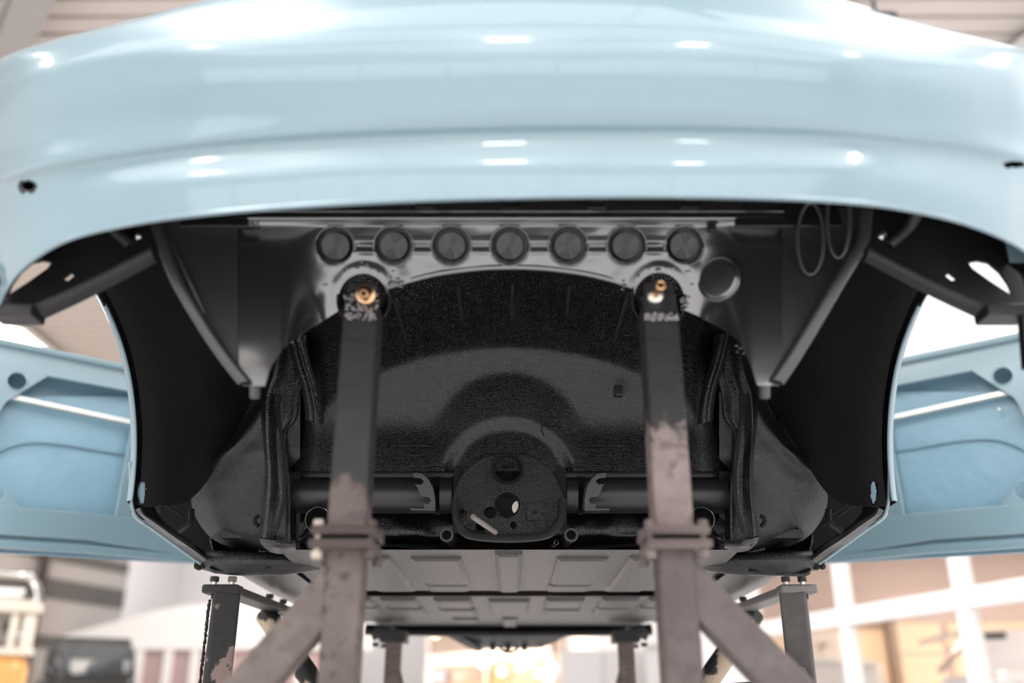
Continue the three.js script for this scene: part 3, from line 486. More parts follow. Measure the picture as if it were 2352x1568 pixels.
// --- bulkhead behind the engine bay: relief measured as overhang
{
  const xs = []; for (let x = 540; x <= 1805; x += 6) xs.push(x);
  const lean = (x, y) => {
    const o = Math.hypot((x - 1168) / 480, (y - 1065) / 272), so = smooth(1.03, 0.94, o), inner = Math.hypot((x - 1168) / 168, (y - 1012) / 158), si = smooth(0.92, 1.14, inner), sb = 1 - smooth(915, 995, y);
    const a = Math.hypot((x - 1168) / 156, (y - 1092) / 138), band = smooth(1.02, 0.94, a) * smooth(0.74, 0.84, a) * (y < 1066 ? 1 : 0);
    return Math.max(so * si * sb, 0.9 * band) - 0.3 * smooth(975, 1010, y) * (1 - band);
  };
  const rows = [], depth = xs.map((x) => 1.98 + 0.14 * smooth(420, 600, Math.abs(x - 1168)));
  for (let y = 440; y <= 1086; y += 6) {
    rows.push(xs.map((x, i) => { const p = P(x, y, depth[i]), q = P(x, y + 6, depth[i]); depth[i] += (p.y - q.y) * (lean(x, y) * Math.tan(25 * Math.PI / 180) + 0.02); return p; }));
  }
  const b = part('bulkhead', sheet(rows, { thick: 0.003, side: -1 }).all(), M.under, car);
  for (const [x0, y0, x1, y1] of [[905, 690, 940, 815], [1052, 660, 1066, 790], [1176, 655, 1175, 782], [1308, 658, 1296, 785], [1438, 690, 1402, 815]]) part('pressed_rib', tube([P(x0, y0, 1.988), P((x0 + x1) / 2, (y0 + y1) / 2, 1.99), P(x1, y1, 1.996)], 0.0055, { n: 24 }), M.under, b);
  const f = upright(2.0);
  for (const [x, y, r] of [[1212, 1025, 0.013], [1243, 1046, 0.0105]]) { const [a, c] = onPlane(upright(2.045), x, y); part('grommet', new THREE.TorusGeometry(r, 0.0022, 8, 28).applyMatrix4(planeMatrix(upright(2.045), a, c, 0.002)), M.underFine, b); }
  const cap = upright(2.0), [hx, hy] = onPlane(cap, 1265, 958); part('blanking_cap', [new THREE.TorusGeometry(0.022, 0.0018, 6, 28).applyMatrix4(planeMatrix(cap, hx, hy, 0.0)), new THREE.TorusGeometry(0.019, 0.0015, 6, 28, 4).applyMatrix4(planeMatrix(cap, hx - 0.002, hy - 0.028, 0.0))], M.underFine, b);
  { const p = P(1420, 898, 1.975); part('bracket_tab', box(p.x, p.y, p.z, 0.02, 0.026, 0.02), M.black, b); }
  for (const s of [-1, 1]) { const m = mirror(s); for (const [x0, y0, x1, y1] of [[845, 1022, 990, 1024], [840, 1071, 1040, 1068], [890, 1013, 892, 1045], [925, 1046, 980, 1044]]) part('seam', bar(P(m(x0), y0, 2.045), P(m(x1), y1, 2.045), 0.004, 0.004, { r: 0.001, up: V(0, 0, 1) }), M.underFine, b); }
}
// --- torsion tube with its two brackets
{
  const y = 1138, D = 2.10;
  const a = P(668, y, D), b = P(1672, y, D); b.y = a.y;
  const t = part('torsion_tube', [rod(a, P(1108, y, D), 0.040, { seg: 40 }), rod(P(1228, y, D), b, 0.040, { seg: 40 }), rod(V(a.x, a.y + 0.055, a.z - 0.03), V(b.x, b.y + 0.055, b.z - 0.03), 0.034, { seg: 32 })], std({ color: rgb(0.020, 0.020, 0.021), roughness: 0.38 }), car);
  for (const [x0, x1, r] of [[1040, 1058, 0.045], [1282, 1300, 0.045], [1000, 1012, 0.043], [1326, 1338, 0.043]]) part('collar', rod(P(x0, y, D), P(x1, y, D), r), M.underFine, t);
  for (const s of [-1, 1]) {
    const m = mirror(s), f = upright(2.035);
    const o = [[949, 1088], [955, 1086], [972, 1089], [986, 1102], [996, 1122], [1001, 1148], [1001, 1172], [976, 1173], [974, 1164], [973, 1158], [985, 1157], [990, 1150], [986, 1144], [970, 1142], [966, 1138], [958, 1118], [953, 1113], [968, 1113], [974, 1106], [968, 1100], [952, 1098]];
    part('tube_bracket', [plate(f, outline(f, o.map(([x, y]) => [m(x), y])), 0.008, { bevel: 0.0015 }), bar(P(m(944), 1172, 2.03), P(m(1000), 1173, 2.03), 0.03, 0.004, { r: 0.001 })], M.satinSide, t);
    part('bracket_web', sheet([[P(m(972), 1089, 2.035), P(m(996), 1122, 2.035), P(m(1001), 1172, 2.035)], [P(m(975), 1091, 2.08), P(m(999), 1124, 2.08), P(m(1005), 1172, 2.08)]], { nu: 16, thick: 0.003 }).all(), M.underFine, t);
  }
}
// --- lower shelf between tube and floor
{
  const xs = []; for (let x = 640; x <= 1702; x += 12) xs.push(x);
  const prof = [[1100, 2.19], [1150, 2.18], [1180, 2.165], [1205, 2.15], [1222, 2.15], [1234, 2.155], [1243, 2.175], [1250, 2.20], [1256, 2.225], [1262, 2.235]];
  const sh = part('lower_shelf', sheet(prof.map(([y, D], i) => xs.map((x) => P(x, y + (y > 1230 ? 5 * (Math.abs(x - 1168) / 500) ** 2 * -1 : 0), D + 0.01 * noise(x / 60, y / 30, 1)))), { nu: 360, nv: 90, thick: 0.003, skip: (p) => { const [x, y] = toPixel(p); return Math.hypot(x - 1186, y - 1168) < 22; } }).all(), M.under, car);
  part('seam_bead', tube([[690, 1240], [850, 1247], [1000, 1257], [1168, 1261], [1340, 1257], [1480, 1247], [1650, 1238]].map(([x, y]) => P(x, y, 2.19)), 0.005, { n: 80 }), M.under, sh);
}
// --- mounting plate with its openings
{
  const D = 2.03, f = upright(D), pt = (x, y) => onPlane(f, x, y), R = (x, y, rx, ry = rx, n = 32) => { const [a, b] = pt(x, y), k = D / (CP - (784 - y) / FOCAL * SP) / FOCAL; return circle(a, b, rx * k, ry * k, n); };
  const ol = curve2(outline(f, [[1168, 1041], [1110, 1052], [1070, 1082], [1046, 1125], [1041, 1160], [1047, 1200], [1066, 1230], [1100, 1240], [1168, 1243], [1235, 1240], [1270, 1228], [1291, 1195], [1296, 1160], [1288, 1125], [1264, 1080], [1225, 1051]]), 96);
  const pl = part('gearbox_plate', plate(f, ol, 0.012, { bevel: 0.003, holes: [R(1166, 1081, 27, 29), R(1165.5, 1161, 25.5, 28), R(1126.5, 1178, 14, 12), R(1179, 1207, 6.5, 7), R(1061, 1174, 5.5)] }), M.underFine, car);
  part('plate_rim', tube(curve2(outline(f, [[1046, 1150], [1050, 1198], [1068, 1226], [1100, 1236], [1168, 1240], [1235, 1236], [1268, 1224], [1287, 1195], [1292, 1150]]), 60, false).map(([x, y]) => V(x, EYE + y, -D + 0.02)), 0.009, { n: 80 }), M.under, pl);
  const disc = (x, y, prof, mat, name, z = 0.012, lab) => { const [a, b] = pt(x, y); part(name, lathe(prof, 40).applyMatrix4(latheMatrix(f, a, b, z)), mat, pl, lab); };
  disc(1166, 1081, [[0.036, -0.002], [0.034, 0.006], [0.030, 0.007], [0.0275, 0.002], [0.0265, -0.014], [0.024, -0.016], [0.023, -0.010], [0, -0.010]], M.underFine, 'round_plug');
  { const [a, b] = pt(1166, 1074); part('plug_tab', [box(f.o.x + a, EYE + b, -D + 0.006, 0.028, 0.006, 0.008, 0.001), box(f.o.x + a, EYE + b - 0.01, -D + 0.006, 0.018, 0.01, 0.006, 0.001)], M.underFine, pl); }
  disc(1165.5, 1161, [[0.0262, -0.012], [0.0265, 0.001], [0.0250, 0.002], [0.0240, 0], [0.0240, -0.012]], M.underFine, 'opening_rim');
  { const [a, b] = pt(1229, 1178); part('square_pad', plate(f, [[a - 0.018, b - 0.019], [a + 0.018, b - 0.019], [a + 0.018, b + 0.019], [a - 0.018, b + 0.019]], 0.004, { z: 0.012, bevel: 0.001, holes: [circle(a, b, 0.0045)] }), M.underFine, pl); }
  disc(1106, 1213, [[0.0125, 0], [0.0125, 0.012], [0.0105, 0.014], [0.0095, 0.012], [0.0095, 0.002], [0, 0.002]], M.underFine, 'threaded_boss');
  part('control_rod', rod(P(1086, 1186, 1.90), P(1138, 1222, 2.0), 0.0055), std({ color: rgb(0.20, 0.175, 0.16), roughness: 0.4 }), pl, 'grey-brown control rod end');
  // black sheet in place of the tunnel's shade; its hole lets far light through
  const g = sheet([[P(1040, 1130, 2.06), P(1300, 1130, 2.06)], [P(1040, 1130, 2.10), P(1300, 1130, 2.10)]], {});
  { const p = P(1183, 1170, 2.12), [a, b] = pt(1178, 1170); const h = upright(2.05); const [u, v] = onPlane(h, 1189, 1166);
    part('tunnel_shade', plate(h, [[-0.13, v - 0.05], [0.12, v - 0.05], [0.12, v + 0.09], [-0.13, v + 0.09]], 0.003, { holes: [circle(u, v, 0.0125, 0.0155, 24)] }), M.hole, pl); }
  // small pipes either side
  for (const [x, y, r] of [[1026, 1228, 0.0135], [1312, 1228, 0.0135]]) { const dx = x < 1168 ? 14 : -12; const a = P(x, y, 2.05), b = P(x + dx, y + 14, 2.14); const w = part('coolant_pipe', [pipe(a, b, r, 0.003), new THREE.TorusGeometry(r, 0.002, 8, 28).applyMatrix4(between(a, b))], M.satinSide, pl); part('pipe_bore', rod(a.clone().lerp(b, 0.25), a.clone().lerp(b, 0.3), r - 0.002), M.hole, w); }
  { const a = P(1278, 1245, 2.08), b = P(1270, 1249, 2.12); part('drain_stub', pipe(a, b, 0.006, 0.0015), M.satin, pl); }
  { const a = P(1061, 1174, 2.0), b = P(1068, 1182, 2.03); part('stub', pipe(a, b, 0.008, 0.002), M.underFine, pl); }
}
// --- heater outlets, frame legs, inner wheel-arch fronts, sills on both sides
for (const s of [-1, 1]) {
  const m = mirror(s);
  { const a = P(m(730), 1193, 2.02), b = P(m(730), 1186, 2.16); const h = part('heater_pipe', pipe(a, b, 0.0275, 0.0014, 40), M.satin, car);
    part('pipe_bore', rod(a.clone().lerp(b, 0.5), a.clone().lerp(b, 0.52), 0.0265), M.hole, h);
    part('pipe_bracket', sheet([[P(m(705), 1213, 2.06), P(m(732), 1222, 2.03), P(m(757), 1206, 2.05)], [P(m(684), 1240, 2.12), P(m(700), 1237, 2.11), P(m(730), 1226, 2.12)]], { nu: 16, nv: 6, thick: 0.002 }).all(), M.satin, h); }
  { // fluted frame leg
    const L = [[634, 770], [622, 850], [604, 905], [601, 960], [607, 1020], [611, 1080], [608, 1140], [601, 1200], [597, 1236], [606, 1252]], Rr = [[712, 770], [708, 850], [698, 905], [690, 958], [664, 990], [668, 1060], [674, 1120], [677, 1190], [676, 1240], [674, 1258]];
    const flute = [0, 0.7, 0.9, 0.75, 0.62, 0.85, 1.0, 0.9, 0.7, 0];
    const rows = L.map(([x, y], i) => flute.map((h, k) => { const t = k / (flute.length - 1), px = lerp(x, Rr[i][0], t), py = lerp(y, Rr[i][1], t), D = lerp(1.95, 2.02, i / 9) - 0.022 * h + 0.05 * t + (k === 0 || k === 9 ? 0.05 : 0); return P(m(px), py, D + 0.006 * noise(px / 20, py / 60, s)); }));
    const leg = part('frame_leg', sheet(rows, { nu: 44, nv: 80, thick: 0.003 }).all(), M.under, car);
    part('leg_foot', sheet([[P(m(598), 1232, 2.0), P(m(640), 1242, 1.99), P(m(676), 1240, 2.02)], [P(m(606), 1250, 2.02), P(m(640), 1256, 2.0), P(m(678), 1254, 2.03)], [P(m(622), 1264, 2.10), P(m(646), 1268, 2.10), P(m(682), 1264, 2.10)]], { nu: 20, nv: 12, thick: 0.004 }).all(), M.under, leg);
    part('fluted_strap', sheet([[656, 760], [674, 830], [690, 880], [700, 930], [702, 965]].map(([x, y], i) => [0, 0.7, 1, 0.8, 0.95, 0.6, 0].map((h, k) => P(m(x + 2 + k * 6), y + k * 1.5, 1.95 - 0.016 * h + i * 0.004))), { nu: 30, nv: 30, thick: 0.003 }).all(), M.under, leg);
    part('ribbon', tube([[m(640), 905], [m(640), 960], [m(650), 1020], [m(655), 1090], [m(652), 1150], [m(634), 1225]].map(([x, y]) => P(x, y, 1.955)), 0.0045, { n: 60 }), M.under, leg);
  }
  { // front wall of the wheel housing with its diagonal pressing
    const crease = (x, y) => { const ux = -0.709, uy = 0.705, k = (x - 604) * ux + (y - 958) * uy, d = (x - 604) * uy - (y - 958) * ux; return 0.022 * Math.exp(-((d / 13) ** 2)) * smooth(-10, 20, k) * smooth(225, 120, k); };
    const edge = [[900, 590], [960, 560], [1010, 530], [1050, 490], [1085, 462], [1110, 446], [1150, 441], [1180, 449], [1210, 466], [1235, 490], [1252, 525], [1262, 570]];
    const rows = edge.map(([y, x]) => Array.from({ length: 49 }, (_, k) => { const t = k / 48, px = lerp(x, 690, t), bulge = Math.sin(Math.min(1, t * 1.5) * Math.PI / 2); const D = 2.085 + 0.19 * ((y - 1050) / 210) * (y > 1050 ? 1 : 0.25) - 0.06 * bulge - crease(px, y) + 0.003 * noise(px / 40, y / 40, 2 + s); return P(m(px), y + (y > 1200 ? (1266 - y) * 0.2 * t : 0), D); }));
    const w = part('housing_front', sheet(rows, { nv: 160, thick: 0.003 }).all(), M.under, car);
    part('ear', tube([[596, 1186], [588, 1188], [586, 1200], [594, 1208]].map(([x, y]) => P(m(x), y, 2.07)), 0.005, { n: 16 }), M.under, w);
    part('back_wall', sheet([[P(m(352), 900, 2.24), P(m(700), 900, 2.24)], [P(m(352), 1190, 2.32), P(m(700), 1215, 2.36)], [P(m(475), 1296, 2.36), P(m(700), 1280, 2.42)]], { nu: 8, nv: 12, thick: 0.003 }).all(), M.housing, w);
    const oval = [[398, 1003], [405, 998], [420, 1000], [434, 1012], [420, 1030], [402, 1034]].map(([x, y]) => P(m(x), y, 2.085)); part('mount_outline', tube(oval, 0.0035, { n: 40 }), M.under, w);
  }
  { // sill end, its flange and the rounded sill running forward
    const sp = [[458, 1284, 2.27], [520, 1289, 2.245], [600, 1291, 2.25], [670, 1290, 2.28], [735, 1288, 2.33]].map(([x, y, D]) => P(m(x), y, D));
    const ring = (p, r, k) => Array.from({ length: 19 }, (_, i) => { const a = i / 18 * 2 * Math.PI; return V(p.x + s * -0.004 * Math.cos(a), p.y + r * (0.9 + 0.14 * Math.sin(3 * a + k)) * Math.sin(a), p.z + r * 1.25 * Math.cos(a)); });
    const st = part('sill', sheet([ring(sp[0], 0.004, 0), ring(sp[0], 0.020, 0), ...sp.slice(1).map((p, i) => ring(p, [0.029, 0.030, 0.028, 0.022][i], i * 0.7))], { nu: 48, nv: 60 }), M.under, car);
    part('jacking_flange', sheet([[[478, 1306], [500, 1316], [560, 1310], [622, 1308]].map(([x, y]) => P(m(x), y - 12, 2.25)), [[482, 1311], [500, 1317], [560, 1315], [622, 1310]].map(([x, y]) => P(m(x), y, 2.235))], { nu: 30, nv: 2, thick: 0.008 }).all(), M.under, st);
    part('torn_weld', (() => { const l = []; for (let i = 0; i < 14; i++) { const p = P(m(452 + rnd() * 18), 1278 + rnd() * 24, 2.25), r = 0.004 + rnd() * 0.006; l.push(new THREE.IcosahedronGeometry(r, 1).translate(p.x, p.y, p.z)); } return l; })(), M.underFine, st);
    const pr = (D, k) => [[-0.66, 0.50], [-0.735, 0.44], [-0.71, 0.36], [-0.63, 0.335], [-0.55, 0.35]].map(([x, y]) => world(-s * x * k * -1 * -1, y, D));
    const run = sheet([pr(2.3, 1), pr(2.9, 1.02), pr(3.6, 1.0)], { nu: 28, nv: 10, thick: 0.003 });
    part('sill_tube', run.all(), M.under, st);
    part('sill_edge', tube([world(s * 0.742, 0.44, 2.32), world(s * 0.755, 0.44, 2.9), world(s * 0.742, 0.44, 3.6)], 0.008), M.bluePaint, st);
    // strip from the arch foot to the sill
    const str = [[306, 1172, 2.04], [316, 1188, 2.06], [345, 1208, 2.09], [410, 1255, 2.15], [462, 1292, 2.22]];
    part('arch_foot_strip', sheet([str.map(([x, y, D]) => P(m(x), y, D)), str.map(([x, y, D]) => P(m(x + 16), y - 8, D + 0.004)), str.map(([x, y, D]) => P(m(x + 22), y - 16, D + 0.03))], { nu: 40, nv: 6, thick: 0.003 }).all(), M.satin, st);
    part('arch_foot', sheet([[[300, 1080, 2.0], [301, 1130, 2.015], [304, 1165, 2.03], [316, 1190, 2.06], [345, 1210, 2.09]].map(([x, y, D]) => P(m(x), y, D)), [[345, 1080, 2.08], [350, 1130, 2.09], [356, 1165, 2.10], [366, 1185, 2.11], [380, 1200, 2.12]].map(([x, y, D]) => P(m(x), y, D))], { nu: 60, nv: 30, thick: 0.003, skip: housingHole(s) }).all(), M.housing, st);
    part('arch_foot_rim', tube([[299, 1060, 1.992], [300, 1110, 2.008], [303, 1160, 2.025], [312, 1185, 2.05], [330, 1200, 2.075]].map(([x, y, D]) => P(m(x), y, D - 0.004)), 0.0038, { n: 40 }), M.bluePaint, st);
    part('strip_edge', tube(str.map(([x, y, D]) => P(m(x - 2), y + 2, D)), 0.0035, { n: 40 }), M.bluePaint, st);
    for (const [x0, y0, x1, y1] of [[375, 1155, 420, 1186], [388, 1150, 432, 1180], [436, 1190, 462, 1215]]) part('brace_wire', rod(P(m(x0), y0, 2.13), P(m(x1), y1, 2.15), 0.0022), M.underFine, st);
    part('strut', tube([P(m(440), 1170, 2.14), P(m(436), 1200, 2.13), P(m(408), 1222, 2.12)], 0.007), M.black, st);
  }
}
// --- floor pan: two ribbed sections and the front tray, seen from below
{
  const Y = 0.344;
  const onFloor = (px, py, drop = 0) => { const r = ray(px, py), t = (Y - drop) / r.y; return V(r.x * t, EYE + Y - drop, r.z * t); };
  const strip = (list, nu = 24, mat = M.floorPan, name = 'floor_section') => list;
  const fp = part('floor_pan', [
    sheet([[onFloor(640, 1262), onFloor(1168, 1262), onFloor(1700, 1262)], [onFloor(738, 1356), onFloor(1168, 1356), onFloor(1600, 1356)]], { nu: 30, nv: 10 }),
    sheet([[onFloor(700, 1369), onFloor(1168, 1369), onFloor(1640, 1369)], [onFloor(760, 1411), onFloor(1168, 1411), onFloor(1580, 1411)]], { nu: 30, nv: 10 }),
    sheet([[onFloor(780, 1411), onFloor(1168, 1411), onFloor(1560, 1411)], [onFloor(900, 1440), onFloor(1168, 1446), onFloor(1440, 1440)]], { nu: 30, nv: 10 })], M.floorPan, car);
  part('floor_recess', new THREE.BoxGeometry(1.36, 0.02, 1.9).translate(0, EYE + Y + 0.06, -3.15), M.black, fp);
  part('floor_edge', [-1, 1].map((s) => sheet([[world(s * 0.48, Y + 0.005, 2.26), world(s * 0.48, Y + 0.005, 2.9), world(s * 0.46, Y + 0.005, 3.9)], [world(s * 0.60, Y + 0.03, 2.24), world(s * 0.60, Y + 0.03, 2.9), world(s * 0.58, Y + 0.03, 3.9)]], { nu: 20, nv: 6, thick: 0.004 }).all()), M.floorPan, fp);
  const panel = (px0, px1, py0, py1, h = 0.010) => {      // a pressed field standing down from the pan
    const pm = (py0 + py1) / 2, a = onFloor(px0, pm), b = onFloor(px1, pm), c = onFloor(1168, py0).z, d = onFloor(1168, py1).z, e = 0.012, x0 = a.x, x1 = b.x, y = EYE + Y + 0.001;
    const base = [[x0, c], [x1, c], [x1, d], [x0, d]], topR = [[x0 + e, c - e], [x1 - e, c - e], [x1 - e, d + e], [x0 + e, d + e]];
    const ring = (l, yy) => [...l, l[0]].map(([x, z]) => V(x, yy, z));
    const g = sheet([ring(base, y), ring(base.map(([x, z], i) => [lerp(x, topR[i][0], 0.25), lerp(z, topR[i][1], 0.25)]), y - h * 0.55), ring(topR, y - h)]);
    const f = sheet([[V(topR[0][0], y - h, topR[0][1]), V(topR[1][0], y - h, topR[1][1])], [V(topR[3][0], y - h, topR[3][1]), V(topR[2][0], y - h, topR[2][1])]]);
    part('floor_pressing', [g, f], M.floorPan, fp);
  };
  panel(1140, 1198, 1266, 1352, 0.012);
  panel(960, 1070, 1278, 1336); panel(1270, 1382, 1278, 1336);
  panel(800, 922, 1276, 1345); panel(1420, 1540, 1276, 1345);
  panel(980, 1076, 1340, 1354, 0.008); panel(1256, 1356, 1340, 1354, 0.008); panel(1392, 1480, 1340, 1354, 0.008); panel(860, 950, 1340, 1354, 0.008);
  for (const [a, b, c, d] of [[880, 962, 1371, 1388], [896, 978, 1392, 1408], [1000, 1086, 1372, 1390], [1012, 1094, 1394, 1409], [1124, 1216, 1374, 1409], [1250, 1340, 1372, 1390], [1248, 1330, 1394, 1408], [1376, 1462, 1371, 1388], [1364, 1442, 1391, 1406], [800, 860, 1371, 1386], [820, 876, 1389, 1402], [1480, 1550, 1371, 1386], [1462, 1530, 1389, 1402]]) panel(a, b, c, d, 0.012);
  panel(1152, 1190, 1414, 1432, 0.014); panel(1040, 1100, 1418, 1426, 0.01);
  // front beam and tray
  part('front_beam', [sheet([[P(840, 1438, 3.9), P(1168, 1446, 3.9), P(1496, 1438, 3.9)], [P(838, 1452, 3.86), P(1168, 1456, 3.86), P(1498, 1452, 3.86)], [P(850, 1449, 4.05), P(1168, 1452, 4.05), P(1486, 1449, 4.05)]], { nu: 40, nv: 12, thick: 0.01 }).all()], M.black, fp);
  const tray = part('nose_tray', [sheet([[[1015, 1442], [1168, 1446], [1325, 1442]].map(([x, y]) => P(x, y, 4.0)), [[1040, 1458], [1168, 1460], [1300, 1458]].map(([x, y]) => P(x, y, 4.02)), [[1092, 1484], [1168, 1485], [1245, 1484]].map(([x, y]) => P(x, y, 4.2)), [[1100, 1480], [1168, 1480], [1238, 1480]].map(([x, y]) => P(x, y, 4.5))], { nu: 40, nv: 24, thick: 0.006 }).all()], M.black, fp);
  for (const s of [-1, 1]) { const m = mirror(s); part('tray_arm', sheet([[P(m(1014), 1444, 3.98), P(m(1040), 1444, 3.98)], [P(m(1060), 1470, 4.05), P(m(1082), 1466, 4.05)], [P(m(1094), 1486, 4.12), P(m(1106), 1484, 4.12)]], { nv: 16, thick: 0.02 }).all(), M.floorPan, tray); }
  part('tow_eye', tube([[1148, 1486], [1154, 1494], [1168, 1498], [1184, 1494], [1190, 1486]].map(([x, y]) => P(x, y, 4.15)), 0.006, { n: 24 }), M.black, tray);
  for (const x of [1132, 1167, 1205]) { const p = P(x, 1482, 4.12); part('tray_bolt', lathe([[0.012, 0], [0.012, 0.02], [0, 0.022]], 8).rotateX(Math.PI).translate(p.x, p.y, p.z), M.black, tray); }
}
// --- the open doors
for (const s of [-1, 1]) {
  const lift = s > 0 ? -14 : 0, m = (x, y) => (s < 0 ? [x, y] : [2342 - x, y + lift * clamp(1 - (y - 800) / 480)]);
  const hinge = V(s * 0.83, EYE, -3.48), ax = V(0.816, 0, -0.577);            // plane of the left door; mirrored on the right
  const dir = s < 0 ? V(0.816, 0, -0.577) : V(0.816, 0, 0.577);
  const f = frame(hinge, dir, V(0, 1, 0)); const nz = f.an.z < 0 ? -1 : 1;
  const o = (list) => outline(f, list.map(([x, y]) => m(x, y)));
  const slab = (list, depth, z, opt = {}) => plate(f, o(list), depth, { z, bevel: 0.003, ...opt });
  const pz = (x, y, z) => { const [a, b] = onPlane(f, ...m(x, y)); return V().copy(f.o).addScaledVector(f.ax, a).addScaledVector(f.ay, b).addScaledVector(f.an, z); };
  const hole = (x, y, r) => { const [a, b] = onPlane(f, ...m(x, y)); return circle(a, b, r, r, 36); };
  const door = part('door', slab([[-190, 740], [300, 838], [520, 880], [520, 1288], [440, 1286], [200, 1272], [-190, 1250]], 0.012, -0.10, {}), M.blueInner, car);
  part('inner_skin', slab([[-150, 900], [320, 900], [320, 1200], [-150, 1180]], 0.006, -0.06), M.blueInner, door);
  part('top_rail', [slab([[-190, 736], [520, 882], [520, 890], [-190, 744]], 0.045, -0.05), slab([[-190, 748], [520, 893], [520, 898], [-190, 753]], 0.012, 0.0)], M.bluePaint, door);
  part('rail_groove', slab([[-190, 742], [520, 888], [520, 896], [-190, 750]], 0.03, -0.05), M.blueInner, door);
  part('upper_band', slab([[-190, 752], [520, 897], [520, 925], [300, 898], [107, 862], [-190, 800]], 0.012, -0.02), M.bluePaint, door);
  part('upper_gusset', slab([[-190, 798], [-30, 826], [112, 861], [14, 922], [2, 940], [-20, 990], [-190, 990]], 0.006, -0.012, { holes: [hole(39, 874, 0.031)] }), M.bluePaint, door);
  part('gusset_rim', new THREE.TorusGeometry(0.031, 0.003, 8, 36).applyMatrix4((() => { const [a, b] = onPlane(f, ...m(39, 874)); return planeMatrix(f, a, b, -0.006); })()), M.bluePaint, door);
  part('window_channel', [bar(pz(26, 909, -0.03), pz(330, 974, -0.03), 0.010, 0.021, { up: f.an }), bar(pz(26, 903, -0.028), pz(330, 968, -0.028), 0.012, 0.003, { up: f.an, r: 0.001 })], M.strip, door, 'cream window channel bar');
  part('lower_gusset', slab([[-190, 1060], [-60, 1080], [2, 1108], [46, 1164], [38, 1169], [-190, 1158]], 0.006, -0.012, { holes: [hole(-9, 1130, 0.026)] }), M.bluePaint, door);
  part('lower_rail', [slab([[-190, 1150], [46, 1164], [300, 1186], [440, 1200], [520, 1290], [200, 1240], [-190, 1215]], 0.014, -0.018)], M.bluePaint, door);
  part('lower_lip', [slab([[-190, 1214], [200, 1238], [520, 1272], [520, 1286], [200, 1252], [-190, 1228]], 0.012, -0.035), slab([[-190, 1228], [200, 1252], [520, 1282], [520, 1300], [200, 1270], [-190, 1247]], 0.012, -0.012)], M.bluePaint, door);
  part('door_foot', slab([[-190, 1222], [200, 1245], [520, 1280], [520, 1288], [200, 1255], [-190, 1234]], 0.01, -0.028), M.blueInner, door);
  part('hinge_stile', slab([[306, 960], [520, 960], [520, 1210], [266, 1184]], 0.010, -0.024), M.bluePaint, door);
  part('inner_stay', [tube([pz(-60, 1060, -0.045), pz(60, 1010, -0.045), pz(300, 1036, -0.05)], 0.004)], M.blueInner, door);
  if (s > 0) { const p = pz(52, 944, -0.03); part('screw_head', lathe([[0, 0.004], [0.005, 0.003], [0.006, 0]], 16).applyMatrix4(new THREE.Matrix4().makeBasis(f.ax, f.an, V().copy(f.ay).negate()).setPosition(p)), M.zinc, door); }
}
settle(car, V(0, EYE + 0.34, -2.6));

// ------------------------------------------------------------------ steel stands
const rust = rgb(0.17, 0.12, 0.105), rustPale = rgb(0.26, 0.195, 0.175), dirt = rgb(0.035, 0.027, 0.030), blackPaint = rgb(0.017, 0.0165, 0.0165), ochre = rgb(0.42, 0.33, 0.24);
const mixc = (a, b, t) => [lerp(a.r ?? a[0], b.r ?? b[0], t), lerp(a.g ?? a[1], b.g ?? b[1], t), lerp(a.b ?? a[2], b.b ?? b[2], t)];
const rusty = (base = rust, pale = rustPale, stain = 1) => (p) => { const n = fbm(p.x * 18, p.y * 18, p.z * 18), k = fbm(p.x * 45 + 9, p.y * 45, p.z * 45); return mixc(mixc(base, pale, clamp(0.5 + n * 1.3)), dirt, stain * smooth(0.06, 0.30, k + 0.45 * n)); };
const sprayed = (yEdge, soft, low = rusty()) => (p) => { const k = smooth(yEdge + soft, yEdge - soft, p.y + 0.10 * fbm(p.x * 26, p.y * 18, p.z * 26) + 0.05 * fbm(p.x * 90, p.y * 80, p.z * 90)), speck = 0.25 * fbm(p.x * 160, p.y * 160, p.z * 160) * 4 * k * (1 - k); return mixc(blackPaint, low(p), clamp(k + speck)); };
